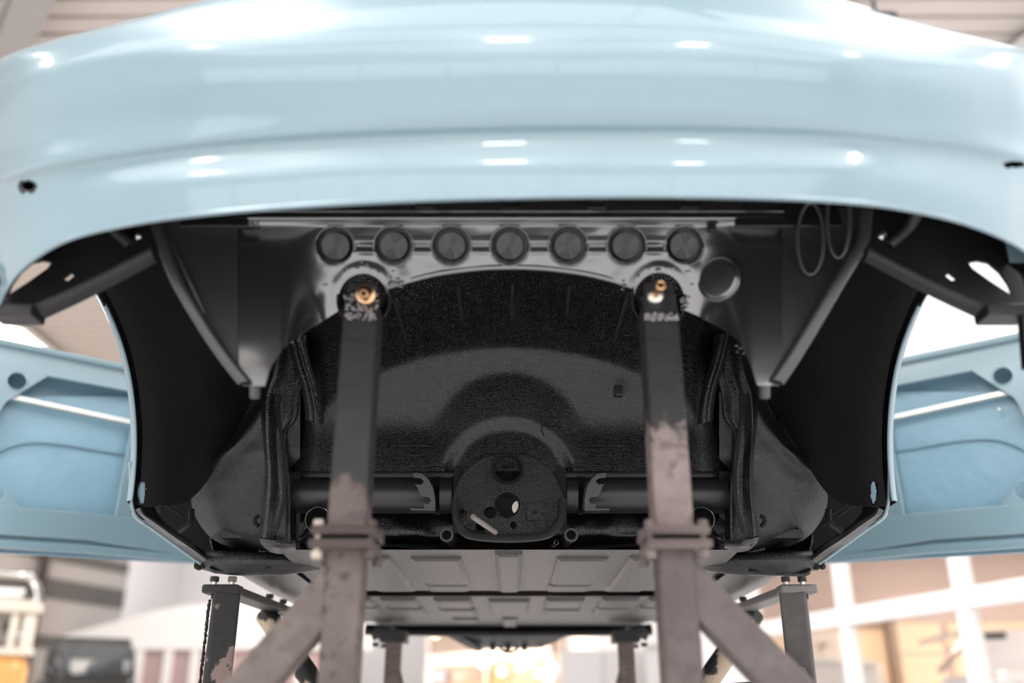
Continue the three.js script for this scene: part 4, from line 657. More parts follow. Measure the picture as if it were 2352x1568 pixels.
// stands in front: post with bolted joint, brace and a brass mounting stud
function nearStand(s, label) {
  const m = (x) => x, g = thing('support_stand', label, 'stand');
  const D = 1.46, cx = s < 0 ? -0.253 : 0.2485, top = P(1176, 716, D).y, yj = P(1176, 1232, D).y, yj2 = P(1176, 1262, D).y;
  const w = 0.060;
  const yaw = s * 0.0;
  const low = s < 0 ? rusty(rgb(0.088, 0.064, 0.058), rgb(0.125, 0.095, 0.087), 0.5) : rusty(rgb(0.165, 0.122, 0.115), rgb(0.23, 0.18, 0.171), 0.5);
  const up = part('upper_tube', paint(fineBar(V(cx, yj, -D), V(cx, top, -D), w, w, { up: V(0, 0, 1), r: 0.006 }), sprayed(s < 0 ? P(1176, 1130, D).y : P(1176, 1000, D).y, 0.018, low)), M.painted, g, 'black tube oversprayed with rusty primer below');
  part('welded_head', [box(cx + s * 0.004, top + 0.004, -D - 0.004, 0.052, 0.05, 0.046, 0.006), box(cx + s * 0.006, top + 0.036, -D - 0.014, 0.050, 0.05, 0.022, 0.008)], M.steelDark, up);
  const beads = []; for (let i = 0; i < 110; i++) { beads.push(new THREE.SphereGeometry(0.0016 + rnd() * 0.0016, 8, 6).translate(cx + (rnd() - 0.5) * 0.056, top - 0.028 + (s < 0 ? rnd() * 0.05 : rnd() * 0.012), -D + 0.0295 + rnd() * 0.002)); }
  const wb = part('weld_bead', beads, M.weldBright, up, 'shiny weld spatter'); wb.userData.kind = 'stuff';
  // brass stud
  const c = s < 0 ? P(841, 676, 1.415) : P(1504, 680, 1.42), tl = s < 0 ? -0.36 : -0.2, f = frame(c, V(1, 0, 0), V(0, Math.cos(tl), -Math.sin(tl))); f.an = V(0, Math.sin(tl), Math.cos(tl));
  if (s < 0) { const st = part('mounting_stud', lathe([[0, -0.02], [0.015, -0.02], [0.0165, -0.004], [0.0165, 0.004], [0.015, 0.0065], [0.0072, 0.0075], [0.0068, 0.026], [0.0058, 0.0275], [0.0042, 0.0272], [0.0042, 0.012], [0, 0.012]], 40).applyMatrix4(latheMatrix(f, 0, 0)), M.brass, g, 'brass mounting stud'); part('stud_bore', lathe([[0.0041, 0.020], [0, 0.020]], 16).applyMatrix4(latheMatrix(f, 0, 0)), M.hole, st); }
  else { const st = part('mounting_stud', lathe([[0, -0.02], [0.013, -0.02], [0.0145, -0.004], [0.0145, 0.006], [0.012, 0.010], [0.008, 0.011], [0, 0.011]], 40).applyMatrix4(latheMatrix(f, 0, 0)), M.zinc, g, 'steel mounting stud with a brass sleeve'); const d = V(0.04, -0.06, 0.95).normalize(), a = c.clone().addScaledVector(f.an, 0.008), b = a.clone().addScaledVector(d, 0.045); part('brass_sleeve', [pipe(a, b, 0.0066, 0.0028), new THREE.TorusGeometry(0.0065, 0.0022, 10, 28).applyMatrix4(between(a, b)).translate(b.x - a.x, b.y - a.y, b.z - a.z)], M.brass, st); }
  part('stud_boss', rod(V(c.x, c.y - 0.012, -D - 0.02), V(c.x, c.y - 0.004, -1.43), 0.017), M.steelDark, g);
  // flanges
  for (const [k, y] of [[0, yj + 0.002], [1, yj - 0.018]]) part('flange', paint(box(cx + k * s * 0.003, y, -D + 0.004 - k * 0.003, 0.098, 0.0125, 0.10, 0.003), low), M.painted, g);
  part('flange_gap', box(cx, yj - 0.008, -D, 0.07, 0.008, 0.08), M.hole, g);
  for (const [bx, bz] of [[-0.04, 0.04], [0.04, 0.04], [-0.04, -0.04], [0.04, -0.04]]) part('flange_bolt', paint(mergeGeometries([lathe([[0, 0.017], [0.0075, 0.016], [0.0085, 0.012], [0.0085, 0.006], [0.0045, 0.006], [0.0045, -0.032], [0.0085, -0.032], [0.0085, -0.042], [0, -0.043]], 6).translate(cx + bx, yj + 0.002, -D + bz)]), bx < 0 && s < 0 && bz > 0 ? () => [0.55, 0.46, 0.38] : low), M.painted, g);
  // lower tube, brace, foot
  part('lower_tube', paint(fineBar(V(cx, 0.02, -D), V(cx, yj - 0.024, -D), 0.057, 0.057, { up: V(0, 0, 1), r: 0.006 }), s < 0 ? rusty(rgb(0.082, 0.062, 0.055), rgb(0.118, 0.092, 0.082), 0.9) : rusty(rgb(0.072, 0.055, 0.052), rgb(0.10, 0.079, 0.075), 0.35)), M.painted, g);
  const a = s < 0 ? P(778, 1345, D) : P(1556, 1318, D), b = s < 0 ? P(585, 1568, D) : P(1796, 1568, D), dir = V().subVectors(b, a), k = (0.03 - a.y) / dir.y, foot = a.clone().addScaledVector(dir, k);
  part('brace', paint(fineBar(foot, a, 0.062, 0.05, { up: V(0, 0, 1), r: 0.006 }), s < 0 ? rusty(rgb(0.09, 0.07, 0.062), rgb(0.125, 0.10, 0.088), 0.35) : rusty(rgb(0.08, 0.063, 0.060), rgb(0.112, 0.09, 0.087), 0.25)), M.painted, g);
  part('foot_plate', [box(cx, 0.012, -D, 0.2, 0.024, 0.2), box(foot.x, 0.012, -D, 0.16, 0.024, 0.14), box((cx + foot.x) / 2, 0.03, -D, Math.abs(foot.x - cx), 0.04, 0.06)], M.steelDark, g);
  settle(g, V(cx, 0, -D));
}
nearStand(-1, 'rusty brown square-tube stand at left front with a broad brass stud on its black post');
nearStand(1, 'paler pinkish square-tube stand at right front with a thin brass sleeve on its stud');

// stands under the sills: post, capped bar with four screws, sloping leg, tie
function sillStand(s, label) {
  const m = (x) => (s < 0 ? x : 2342 - x), g = thing('sill_stand', label, 'stand'), D = 2.32;
  const c = P(m(521), 1361, D), w = 0.062, bottom = V(c.x, 0.02, -D);
  const flake = (p) => { const n = fbm(p.x * 14, p.y * 9, p.z * 14) + 0.35 * fbm(p.x * 60, p.y * 60, p.z * 60), h = smooth(c.y - 0.05, c.y - 0.28, p.y); return mixc(blackPaint, mixc(rustPale, rust, clamp(0.5 + n)), clamp(smooth(0.02, 0.10, n - 0.16 + 0.22 * h))); };
  const grey = (p) => { const n = fbm(p.x * 20, p.y * 20, p.z * 20); return mixc(rgb(0.095, 0.088, 0.085), rgb(0.06, 0.052, 0.05), clamp(0.5 + n)); };
  part('post', paint(fineBar(bottom, V(c.x, c.y - 0.004, -D), w, w, { up: V(0.35 * -s, 0, 1).normalize(), r: 0.007, step: 0.003 }), s < 0 ? flake : grey), M.painted, g);
  if (s < 0) { const b = []; for (let y = c.y - 0.02; y > c.y - 0.5; y -= 0.005) b.push(new THREE.SphereGeometry(0.003 + rnd() * 0.002, 6, 5).translate(c.x - 0.036, y, -D + 0.008 + rnd() * 0.006)); const q = part('weld_seam', b, M.steelDark, g); q.userData.kind = 'stuff'; }
  // cap bar: front plate and arm running forward and inward
  const e = P(m(690), 1388, 2.95), capY = c.y + 0.006;
  const arm = part('cap_bar', [bar(V(c.x - 0.0, capY, -D), V(e.x, capY, e.z), 0.055, 0.02, { r: 0.004 }), box(c.x - s * -0.008, capY, -D + 0.008, 0.088, 0.021, 0.052, 0.006)], s < 0 ? M.steelDark : std({ color: rgb(0.15, 0.14, 0.135), roughness: 0.5 }), g);
  const screw = (x, z, tone) => { const sc = part('cap_screw', lathe([[0, -0.022], [0.006, -0.022], [0.006, 0.009], [0.0105, 0.009], [0.0105, 0.019], [0.0098, 0.0205], [0.006, 0.0205], [0.006, 0.015], [0, 0.015]], 20).translate(x, capY + 0.01, z), tone, arm); part('screw_shank', lathe([[0.0062, 0.0], [0.0068, 0.002], [0.0062, 0.004], [0.0068, 0.006], [0.0064, 0.009]], 16).translate(x, capY + 0.01, z), M.zinc, sc); };
  for (const k of [-1, 1]) part('screw_nut', lathe([[0, 0.0], [0.011, 0], [0.011, 0.01], [0, 0.01]], 6).translate(c.x + k * 0.022, capY - 0.022, -D + 0.012), M.steelDark, arm);
  const sp = s < 0 ? [[491, 1340], [532, 1336]] : [[498, 1332], [536, 1334]];
  for (const [x] of sp) { const q = P(m(x), 1352, D - 0.01); screw(q.x, -D + 0.012, s < 0 && x > 520 ? std({ color: rgb(0.20, 0.15, 0.12), roughness: 0.5 }) : M.steelDark); }
  for (const t of s < 0 ? [0.52, 0.72] : [0.62]) screw(lerp(c.x, e.x, t), lerp(-D, e.z, t), M.steelDark);
  // sloping leg
  const a = P(m(612), 1392, 2.72), b = P(m(735), 1568, 2.62), dir = V().subVectors(b, a), k = (0.03 - a.y) / dir.y;
  a.y = capY - 0.015; const foot = a.clone().addScaledVector(dir, k);
  const patch = (p) => { const n = fbm(p.x * 10, p.y * 10, p.z * 10) + 0.3 * fbm(p.x * 50, p.y * 50, p.z * 50), h = smooth(c.y - 0.02, c.y - 0.12, p.y); return mixc(blackPaint, ochre, clamp(smooth(-0.12, -0.04, n - 0.3 * (1 - h) + (p.x - lerp(a.x, foot.x, clamp((a.y - p.y) / (a.y - foot.y)))) * s * 8))); };
  part('sloping_leg', paint(rod(foot, a, 0.029, { seg: 64, steps: 300 }), patch), M.painted, g, 'round leg in flaking black over ochre paint');
  const q = P(m(640), 1567, 2.5);
  part('tie_bar', bar(V(c.x, q.y - 0.01, -D - 0.02), V(c.x + (c.x < 0 ? 0.26 : -0.26), q.y - 0.02, -D - 0.32), 0.05, 0.025), M.steelDark, g);
  { const t = P(m(s < 0 ? 645 : 851), 1560, 2.42); part('tie_bolt', lathe([[0, 0.02], [0.011, 0.018], [0.013, 0.008], [0.013, -0.01], [0, -0.012]], 16).translate(s < 0 ? t.x : c.x - 0.06, q.y + 0.006, -D - 0.07), M.steelDark, g); }
  if (s > 0) { const t = P(1828, 1542, D - 0.06); part('tie_stub', rod(V(t.x, t.y, t.z), V(t.x + 0.03, t.y - 0.12, t.z + 0.05), 0.022), M.steelDark, g); part('stub_cap', lathe([[0, 0.003], [0.022, 0.002], [0.024, 0]], 20).translate(t.x, t.y, t.z), M.strip, g, 'pale end cap'); }
  part('foot_plate', [box(c.x, 0.012, -D, 0.18, 0.024, 0.18), box(foot.x, 0.012, foot.z, 0.12, 0.024, 0.12)], M.steelDark, g);
  settle(g, V(c.x, 0, -D));
}
sillStand(-1, 'flaking black and rust square post under the left sill, capped by a screwed bar');
sillStand(1, 'smooth dark grey square post under the right sill, capped by a screwed bar');

// stands under the front of the floor
function frontStand(s, label) {
  const px = s < 0 ? 906 : 1436, D = 3.7, g = thing('front_stand', label, 'stand'), c = P(px, 1462, D);
  const tone = rusty(rgb(0.10, 0.07, 0.06), rgb(0.15, 0.108, 0.095), 0.4);
  part('post', paint(fineBar(V(c.x - s * -0.012, 0.02, -D), V(c.x, c.y - 0.02, -D), 0.058, 0.058, { up: V(0, 0, 1) }), tone), M.painted, g);
  part('side_brace', paint(fineBar(V(c.x + (s < 0 ? 0.32 : -0.32), 0.03, -D), V(c.x, c.y - 0.13, -D), 0.06, 0.05, { up: V(0, 0, 1) }), tone), M.painted, g);
  part('saddle', [box(c.x, c.y + 0.0, -D, 0.10, 0.045, 0.12), box(c.x + s * 0.045, c.y + 0.02, -D, 0.05, 0.03, 0.1)], M.black, g);
  part('clamp_arm', [bar(V(c.x + s * 0.03, c.y + 0.012, -D + 0.03), V(c.x + s * -0.01, c.y + 0.03, -D + 0.05), 0.03, 0.02), bar(V(c.x + s * 0.085, c.y - 0.0, -D), V(c.x + s * 0.02, c.y + 0.025, -D), 0.03, 0.03)], M.steelDark, g);
  part('clamp_nut', [lathe([[0, 0], [0.014, 0], [0.014, 0.014], [0, 0.014]], 6).translate(c.x + s * 0.07, c.y - 0.035, -D), lathe([[0, 0], [0.011, 0], [0.011, 0.012], [0, 0.012]], 6).translate(c.x + s * 0.04, c.y - 0.04, -D)], M.black, g);
  part('foot_plate', [box(c.x + s * 0.012, 0.012, -D, 0.16, 0.024, 0.16), box(c.x + (s < 0 ? 0.32 : -0.32), 0.012, -D, 0.12, 0.024, 0.12)], M.steelDark, g);
  settle(g, V(c.x, 0, -D));
}
frontStand(-1, 'brown post under the left front of the floor, beyond the left rusty stand');
frontStand(1, 'brown post under the right front of the floor, beside the right rusty stand');

// ------------------------------------------------------------------ parked vehicles and fittings in the distance
const darkGlass = phys({ color: rgb(0.16, 0.14, 0.135), roughness: 0.08, clearcoat: 1 });
const paintedBrightGlass = phys({ color: rgb(0.78, 0.80, 0.76), roughness: 0.1, clearcoat: 1 });  // pale colour stands for bright light in the glass
const chrome = std({ color: rgb(0.8, 0.79, 0.77), roughness: 0.12, metalness: 1 });
const rubber = std({ color: rgb(0.02, 0.02, 0.02), roughness: 0.8 });
function wheels(g, list, r = 0.32) { for (const [x, z, turn] of list) { const w = part('wheel', lathe([[r * 0.55, -0.09], [r * 0.92, -0.1], [r, -0.07], [r, 0.07], [r * 0.92, 0.1], [r * 0.55, 0.09]], 28).rotateZ(Math.PI / 2).rotateY(turn ?? 0).translate(x, r, z), rubber, g); part('hub_cap', lathe([[0, 0.1], [r * 0.3, 0.09], [r * 0.55, 0.06], [r * 0.55, -0.06], [0, -0.09]], 24).rotateZ(Math.PI / 2).rotateY(turn ?? 0).translate(x, r, z), chrome, w); } }
// rounded body from a side outline, extruded across
function hull(profile, width, r = 0.08) { const s = new THREE.Shape(new THREE.SplineCurve([...profile, profile[0]].map(([x, y]) => new THREE.Vector2(x, y))).getPoints(120)); return new THREE.ExtrudeGeometry(s, { depth: width - 2 * r, bevelEnabled: true, bevelThickness: r, bevelSize: r, bevelOffset: -r, bevelSegments: 5 }).translate(0, 0, -(width - 2 * r) / 2); }
{ // cream and amber bus at the left edge, its nose turned to the hall
  const D = 9.5, c = P(-70, 1480, D), cream = phys({ color: rgb(0.80, 0.72, 0.60), roughness: 0.3, clearcoat: 1 }), amber = phys({ color: rgb(0.80, 0.40, 0.11), roughness: 0.3, clearcoat: 1 });
  const g = thing('classic_bus', 'cream over amber classic bus with a chrome roof rack at the left edge', 'bus');
  const belt = P(40, 1500, D).y, eave = P(40, 1412, D).y, right = P(72, 1500, D).x, w = 1.7, x0 = right - w;
  part('lower_body', box((x0 + right) / 2, (0.25 + belt) / 2, -D - 1.9, w, belt - 0.25, 4.2, 0.16), amber, g);
  part('belt_moulding', box((x0 + right) / 2, belt, -D - 1.9, w + 0.03, 0.07, 4.24, 0.03), cream, g);
  const cab = part('upper_body', [0, 1].flatMap((k) => [box(x0 + 0.07 + k * (w - 0.14), (belt + eave) / 2, -D + 0.1, 0.12, eave - belt, 0.12, 0.04), box(x0 + 0.07 + k * (w - 0.14), (belt + eave) / 2, -D - 3.9, 0.12, eave - belt, 0.12, 0.04)]).concat([box((x0 + right) / 2, (belt + eave) / 2, -D + 0.1, 0.1, eave - belt, 0.1, 0.03), box(right - 0.2, (belt + eave) / 2, -D + 0.1, 0.08, eave - belt, 0.1, 0.03)]), cream, g);
  part('roof', hull([[-2.1, 0], [-2.08, 0.09], [-1.6, 0.17], [0, 0.2], [1.6, 0.17], [2.08, 0.09], [2.1, 0], [0, -0.01]], w + 0.06, 0.05).rotateY(Math.PI / 2).translate((x0 + right) / 2, eave, -D - 1.9), cream, g);
  part('windscreen', [box((x0 + right) / 2 - 0.4, (belt + eave) / 2, -D + 0.09, 0.72, eave - belt - 0.1, 0.02), box((x0 + right) / 2 + 0.3, (belt + eave) / 2, -D + 0.09, 0.5, eave - belt - 0.1, 0.02), box(right - 0.03, (belt + eave) / 2, -D - 1.9, 0.02, eave - belt - 0.1, 3.7)], darkGlass, g);
  const ry = eave + 0.24, rk = part('roof_rack', [tube([V(x0 + 0.2, ry + 0.12, -D + 0.05), V(right - 0.16, ry + 0.12, -D + 0.05), V(right - 0.12, ry + 0.12, -D - 0.1), V(right - 0.12, ry + 0.12, -D - 2.6), V(x0 + 0.2, ry + 0.12, -D - 2.6)], 0.035, { n: 80 }), tube([V(right - 0.12, ry + 0.1, -D - 0.1), V(right - 0.05, ry - 0.02, -D - 0.1), V(right - 0.02, eave + 0.02, -D - 0.1)], 0.02)], chrome, g, 'chrome roof rack');
  for (let k = 0; k < 7; k++) part('rack_slat', box((x0 + right) / 2, ry, -D - 0.2 - k * 0.35, w - 0.3, 0.03, 0.12), chrome, rk);
  part('headlamp', lathe([[0, 0.04], [0.08, 0.035], [0.11, 0], [0.11, -0.03]], 24).rotateX(Math.PI / 2).translate(right - 0.3, belt - 0.45, -D + 0.22), chrome, g);
  part('side_flasher', box(right - 0.13, belt + 0.16, -D + 0.18, 0.06, 0.05, 0.05, 0.02), chrome, g);
  wheels(g, [[x0 + 0.25, -D - 0.7], [right - 0.25, -D - 0.7], [x0 + 0.25, -D - 3.2], [right - 0.25, -D - 3.2]]);
  settle(g, V(right, 0, -D)); g.rotation.y = 0.5;
}
{ // black off-roader with bright window light painted on pale panes
  const D = 14, bl = phys({ color: rgb(0.012, 0.012, 0.012), roughness: 0.25, clearcoat: 1 }), g = thing('off_roader', 'black boxy off-roader with light painted into its cabin windows, left of the white van', 'car');
  const a = P(112, 1520, D), b = P(302, 1520, D), top = P(200, 1471, D).y, w = b.x - a.x, cx = (a.x + b.x) / 2, sill = P(200, 1558, D).y, f = upright(D);
  const pt = (x, y) => onPlane(f, x, y);
  const o = [pt(105, 1568), pt(118, 1500), pt(130, 1478), pt(146, 1471), pt(280, 1474), pt(298, 1481), pt(303, 1496), pt(303, 1568)];
  const holes = [[pt(132, 1508), pt(149, 1507), pt(150, 1514), pt(145, 1536), pt(138, 1538), pt(132, 1524)], [pt(163, 1510), pt(222, 1511), pt(226, 1518), pt(205, 1530), pt(200, 1548), pt(170, 1553), pt(160, 1545)], [pt(276, 1512), pt(286, 1507), pt(298, 1512), pt(297, 1530), pt(288, 1545), pt(275, 1548)]];
  part('cabin_rear', plate(f, o, 0.1, { bevel: 0.02, holes }), bl, g);
  for (const h of holes) part('window', plate(upright(D - 0.02), h.map((p) => [p[0], p[1]]), 0.012), paintedBrightGlass, g);  // opaque panes, the bright hall painted into their colour
  part('roof', box(cx, top, -D - 1.1, w * 0.88, 0.09, 2.2, 0.04), bl, g);
  for (const k of [-1, 1]) part('pillar', box(cx + k * w * 0.46, (sill + top) / 2, -D - 1.1, 0.07, top - sill, 0.1, 0.02), bl, g);
  part('lower_body', box(cx, (0.4 + sill) / 2, -D - 1.15, w + 0.1, sill - 0.4, 2.8, 0.1), bl, g);
  wheels(g, [[cx - w / 2 + 0.1, -D - 0.5], [cx + w / 2 - 0.1, -D - 0.5], [cx - w / 2 + 0.1, -D - 2.1], [cx + w / 2 - 0.1, -D - 2.1]], 0.38);
  settle(g, V(cx, 0, -D)); g.rotation.y = 0.40;
}
{ // white van, nose hidden by the off-roader
  const D = 17.6, g = thing('white_van', 'long white van with pillared side windows behind the black off-roader', 'van');
  const pL = P(150, 1462, D + 0.6), roofY = P(300, 1448, D).y;
  const x0 = pL.x, x1 = P(860, 1480, D).x, roof = [[150, 1460], [250, 1432], [360, 1404], [480, 1390], [700, 1392], [860, 1400]].map(([x, y]) => P(x, y, D));
  const belt = P(400, 1568, D).y - 0.06, win = P(400, 1492, D).y;
  part('roof', sheet([roof.map((p) => V(p.x, p.y, -D - 1.7)), roof.map((p) => V(p.x, p.y + 0.03, -D - 0.8)), roof.map((p) => V(p.x, p.y, -D - 0.05)), roof.map((p) => V(p.x, lerp(p.y, win, 0.45), -D + 0.02)), roof.map((p) => V(p.x + 0.02, win, -D + 0.05))], { nu: 60, nv: 20, thick: 0.03 }).all(), M.whiteGloss, g);
  part('lower_body', box((x0 + x1) / 2, (0.3 + belt) / 2, -D - 0.85, x1 - x0, belt - 0.3, 1.8, 0.12), M.whiteGloss, g);
  for (const px of [318, 384, 446, 520, 600, 690, 780]) { const p = P(px, 1530, D); part('pillar', box(p.x, (belt + win) / 2, -D, 0.16, win - belt + 0.1, 0.1, 0.03), M.whiteGloss, g); }
  for (const px of [351, 415, 483, 560, 645, 735]) { const p = P(px, 1530, D); part('side_window', box(p.x, (belt + win) / 2, -D - 0.03, 0.44, win - belt, 0.02), std({ color: rgb(0.46, 0.33, 0.32), roughness: 0.3 }), g); }
  wheels(g, [[x0 + 0.9, -D - 0.05, Math.PI / 2], [x1 - 0.9, -D - 0.05, Math.PI / 2], [x0 + 0.9, -D - 1.65, Math.PI / 2], [x1 - 0.9, -D - 1.65, Math.PI / 2]]);
  settle(g, V((x0 + x1) / 2, 0, -D - 0.85));
}
{ // bus behind the glazing: white front with a V pressing
  const D = 12.2, g = thing('white_bus', 'white classic bus with a V-shaped front pressing behind the glazed partition', 'bus');
  const f = upright(D), pt = (x, y) => onPlane(f, x, y), wht = phys({ color: rgb(0.86, 0.80, 0.74), roughness: 0.3, clearcoat: 1 });
  const o = [pt(1848, 1600), pt(1846, 1470), pt(1852, 1456), pt(1866, 1450), pt(1915, 1452), pt(1924, 1460), pt(1927, 1480), pt(1930, 1600)];
  part('nose', plate(f, o, 0.08, { bevel: 0.03, holes: [[pt(1862, 1473), pt(1912, 1474), pt(1912, 1494), pt(1862, 1494)]] }), wht, g);
  part('windscreen', plate(upright(D + 0.05), [pt(1860, 1471), pt(1915, 1472), pt(1915, 1496), pt(1860, 1496)], 0.02), std({ color: rgb(0.42, 0.34, 0.29), roughness: 0.2 }), g);
  const v = [P(1866, 1472, D - 0.06), P(1888, 1500, D - 0.09), P(1910, 1472, D - 0.06)];
  part('v_pressing', [bar(v[0], v[1], 0.05, 0.05, { up: V(0, 0, 1) }), bar(v[2], v[1], 0.05, 0.05, { up: V(0, 0, 1) })], wht, g);
  const a = P(1848, 1500, D), b = P(1928, 1500, D); part('body', box((a.x + b.x) / 2, 1.0, -D - 1.25, b.x - a.x - 0.04, 1.5, 2.3, 0.1), wht, g);
  wheels(g, [[a.x + 0.08, -D - 0.5], [b.x - 0.08, -D - 0.5], [a.x + 0.08, -D - 2.0], [b.x - 0.08, -D - 2.0]], 0.3);
  settle(g, V((a.x + b.x) / 2, 0, -D - 1.5));
}
{ // white counter behind the glazing
  const g = thing('white_counter', 'low white counter inside the showroom, in front of the doorway', 'counter');
  const a = P(1850, 1505, 11.2), b = P(2010, 1520, 10.8);
  part('counter_front', sheet([[V(a.x, 0, a.z), V(b.x, 0, b.z)], [a, b]], { nu: 2, thick: 0.4 }).all(), M.white, g);
  part('counter_top', sheet([[V(a.x - 0.05, a.y, a.z + 0.05), V(b.x, b.y, b.z + 0.05)], [V(a.x - 0.05, a.y, a.z - 0.5), V(b.x, b.y, b.z - 0.5)]], { thick: 0.05 }).all(), M.whiteGloss, g);
  settle(g, V((a.x + b.x) / 2, 0, (a.z + b.z) / 2));
}
{ // saloon behind the glazing at right
  const D = 9.6, g = thing('white_saloon', 'pale saloon car with a broad windscreen behind the glazing at the right edge', 'car'), bod = phys({ color: rgb(0.80, 0.80, 0.82), roughness: 0.25, clearcoat: 1 });
  const z = (d) => -d;
  const A = P(2160, 1540, D), B = P(2235, 1452, D + 0.5), C = P(2420, 1425, D + 0.8), E = P(2500, 1540, D + 0.3);
  const top = Math.max(B.y, C.y);
  const cx = A.x + 1.1;
  part('roof', sheet([[V(B.x, B.y, -D - 0.5), V(B.x + 1.2, B.y + 0.06, -D - 0.5)], [V(B.x + 0.03, B.y + 0.05, -D - 0.9), V(B.x + 1.2, B.y + 0.1, -D - 0.9)], [V(B.x, B.y + 0.02, -D - 1.9), V(B.x + 1.2, B.y + 0.06, -D - 1.9)]], { nu: 8, nv: 10, thick: 0.05 }).all(), bod, g);
  part('windscreen', sheet([[V(B.x + 0.06, B.y - 0.03, -D - 0.5), V(B.x + 1.2, B.y + 0.03, -D - 0.5)], [V(A.x + 0.25, A.y - 0.02, -D), V(B.x + 1.2, A.y - 0.02, -D)]], { thick: 0.01 }).all(), phys({ color: rgb(0.6, 0.65, 0.74), roughness: 0.1, clearcoat: 1 }), g);
  part('pillar', [bar(V(A.x, A.y, -D), V(B.x, B.y, -D - 0.5), 0.05, 0.05)], chrome, g);
  part('sun_visor', bar(V(B.x + 0.08, B.y - 0.05, -D - 0.46), V(B.x + 0.3, B.y - 0.04, -D - 0.46), 0.06, 0.08), M.black, g);
  part('bonnet', box(A.x + 0.75, A.y - 0.2, -D + 0.6, 1.6, 0.3, 1.3, 0.12), bod, g);
  part('lower_body', box(A.x + 0.85, 0.65, -D - 0.7, 1.6, 0.7, 4.0, 0.18), bod, g);
  part('side_flasher', box(A.x + 0.27, A.y + 0.02, -D + 0.05, 0.06, 0.05, 0.05, 0.02), std({ color: rgb(0.9, 0.4, 0.05), roughness: 0.3 }), g, 'orange side flasher');
  wheels(g, [[A.x + 0.1, -D + 0.6], [A.x + 1.4, -D + 0.6], [A.x + 0.1, -D - 2], [A.x + 1.4, -D - 2]]);
  settle(g, V(A.x + 0.75, 0, -D - 0.5));
}
{ // grey cabinet to the right of the far view
  const D = 12, a = P(1287, 1490, D), b = P(1482, 1476, D), c = std({ color: rgb(0.50, 0.48, 0.47), roughness: 0.6 }), g = thing('grey_cabinet', 'plain light grey cabinet standing beyond the front of the car', 'cabinet');
  part('cabinet_body', box((a.x + b.x) / 2, a.y / 2, -D - 0.35, b.x - a.x, a.y, 0.6, 0.02), c, g);
  for (const k of [-1, 1]) { const dr = part('cabinet_door', box((a.x + b.x) / 2 + k * (b.x - a.x) / 4, a.y / 2, -D - 0.04, (b.x - a.x) / 2 - 0.02, a.y - 0.1, 0.03, 0.01), c, g); part('handle', box((a.x + b.x) / 2 + k * 0.06, a.y / 2, -D, 0.02, 0.14, 0.03), chrome, dr); }
  settle(g, V((a.x + b.x) / 2, 0, -D - 0.35));
  const g2 = thing('grey_partition', 'low grey partition panel right of the right rusty stand', 'partition'), p = P(1480, 1482, 11.5), q = P(1730, 1462, 11.2);
  part('panel', sheet([[V(p.x, 0.02, p.z), V(q.x, 0.02, q.z)], [p, q]], { thick: 0.06 }).all(), c, g2); part('rail', bar(p, q, 0.09, 0.04), c, g2);
  settle(g2, V(p.x, 0, p.z));
}
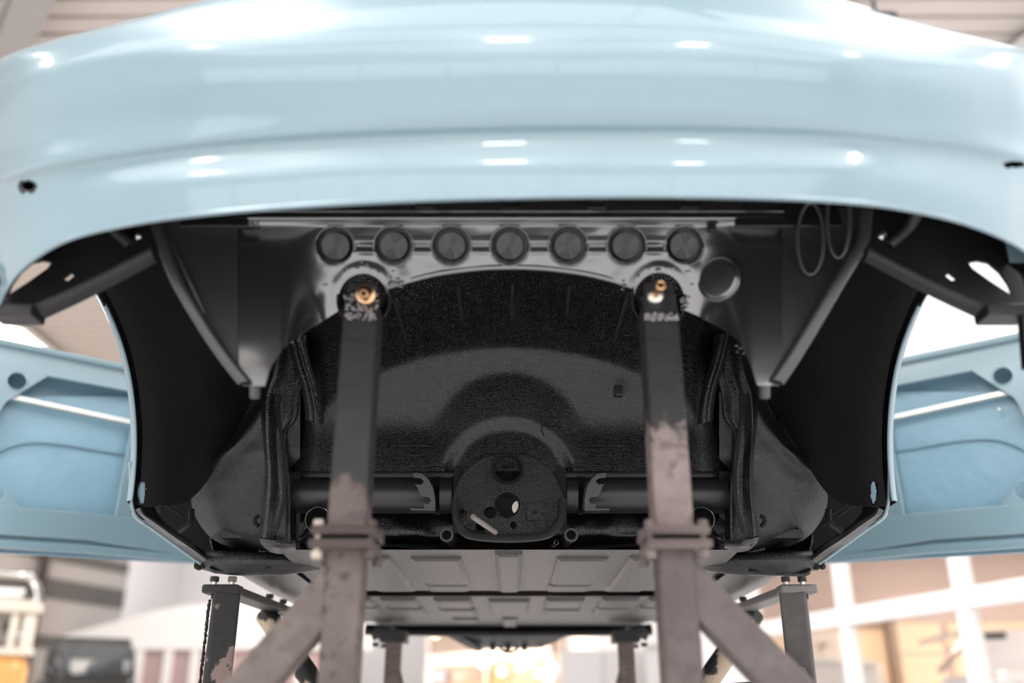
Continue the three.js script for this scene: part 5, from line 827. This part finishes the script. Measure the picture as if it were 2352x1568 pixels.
{ // shelves with glowing lamps in the far centre
  const D = 18, g = thing('display_shelf', 'wooden display shelf with small goods in the far centre under the car', 'shelf'), wood = std({ color: rgb(0.55, 0.38, 0.25), roughness: 0.6 });
  const a = P(985, 1500, D), b = P(1290, 1500, D), w = b.x - a.x, cx = (a.x + b.x) / 2, top = P(1100, 1440, D).y;
  for (const y of [0.45, 0.98, 1.525, top]) part('shelf_board', box(cx, y, -D, w, 0.05, 0.45), wood, g);
  for (const k of [0, 1.3, 3]) part('upright', box(a.x + w * k / 3, top / 2, -D, 0.06, top, 0.45), M.white, g);
  part('back_board', box(cx, top / 2, -D - 0.24, w, top, 0.03), std({ color: rgb(0.70, 0.62, 0.55), roughness: 0.8 }), g);
  settle(g, V(cx, 0, -D));
  const beam = thing('white_canopy', 'white canopy beam over the far display shelf', 'canopy'), p = P(985, 1520, 17.2), q = P(1260, 1496, 17.2);
  part('canopy_panel', bar(V(p.x, p.y, p.z), V(q.x, q.y, q.z), 0.5, 0.18), M.white, beam); part('canopy_post', [bar(V(p.x, 0, p.z), V(p.x, p.y, p.z), 0.1, 0.1, { up: V(1, 0, 0) }), bar(V(q.x, 0, q.z), V(q.x, q.y, q.z), 0.1, 0.1, { up: V(1, 0, 0) })], M.white, beam); settle(beam, V(p.x, 0, p.z));
  const glow = std({ color: rgb(0.9, 0.8, 0.65), emissive: rgb(1, 0.84, 0.62), emissiveIntensity: 4 });
  const lamps = [[1108, 1520], [1210, 1518], [1226, 1508], [1152, 1542], [1195, 1530], [1238, 1545], [1000, 1456], [1270, 1535]];
  lamps.forEach(([x, y], i) => {
    const o = thing('pendant_lamp', ['glowing round pendant lamp left of centre before the far display shelf', 'brightest glowing pendant lamp right of centre before the far shelf', 'glowing pendant lamp just above the brightest far lamp', 'low glowing pendant lamp in the middle of the far shelf', 'glowing pendant lamp just below the brightest far lamp', 'lowest glowing pendant lamp at the right of the far shelf', 'glowing pendant lamp high at the left end of the far shelf', 'small glowing pendant lamp at the right end of the far shelf'][i], 'lamp'), c = P(x, y, D - 1.15 - i * 0.22), r = i < 3 ? 0.085 : 0.06;
    part('globe', new THREE.SphereGeometry(r, 20, 14).translate(c.x, c.y, c.z), glow, o); part('lamp_cap', lathe([[0, r * 1.5], [r * 0.3, r * 1.45], [r * 0.5, r * 0.9], [r * 0.2, r * 0.9]], 20).translate(c.x, c.y, c.z), chrome, o); part('cord', rod(V(c.x, c.y + r * 1.4, c.z), V(c.x, CEILING + 0.1, c.z), 0.006, { seg: 8 }), M.black, o);
    const l = new THREE.PointLight(0xffd8b0, 2, 0, 2); l.position.copy(c); l.shadow.radius = r * 50; l.castShadow = true; l.name = 'lamp_light'; scene.add(l);
    settle(o, V(c.x, CEILING, c.z));
  });
  const boxes = [[1008, 1555, 'pale blue box at the lower left of the far shelf', rgb(0.55, 0.62, 0.78)], [1052, 1560, 'grey box second from left on the far shelf', rgb(0.5, 0.48, 0.46)], [1146, 1556, 'brown box left of the low far lamp', rgb(0.5, 0.33, 0.2)], [1262, 1560, 'blue-grey box at the lower right of the far shelf', rgb(0.5, 0.56, 0.7)]];
  for (const [x, y, lab, col] of boxes) { const o = thing('storage_box', lab, 'box'), c = P(x, y, D - 0.1); c.y = 1.66; part('box_body', box(c.x, c.y, c.z, 0.26, 0.2, 0.2, 0.01), std({ color: col, roughness: 0.7 }), o); part('box_lid', box(c.x, c.y + 0.1, c.z, 0.28, 0.04, 0.22, 0.01), std({ color: col, roughness: 0.6 }), o); settle(o, V(c.x, c.y - 0.1, c.z)); }
}
renderer.render(scene, camera);
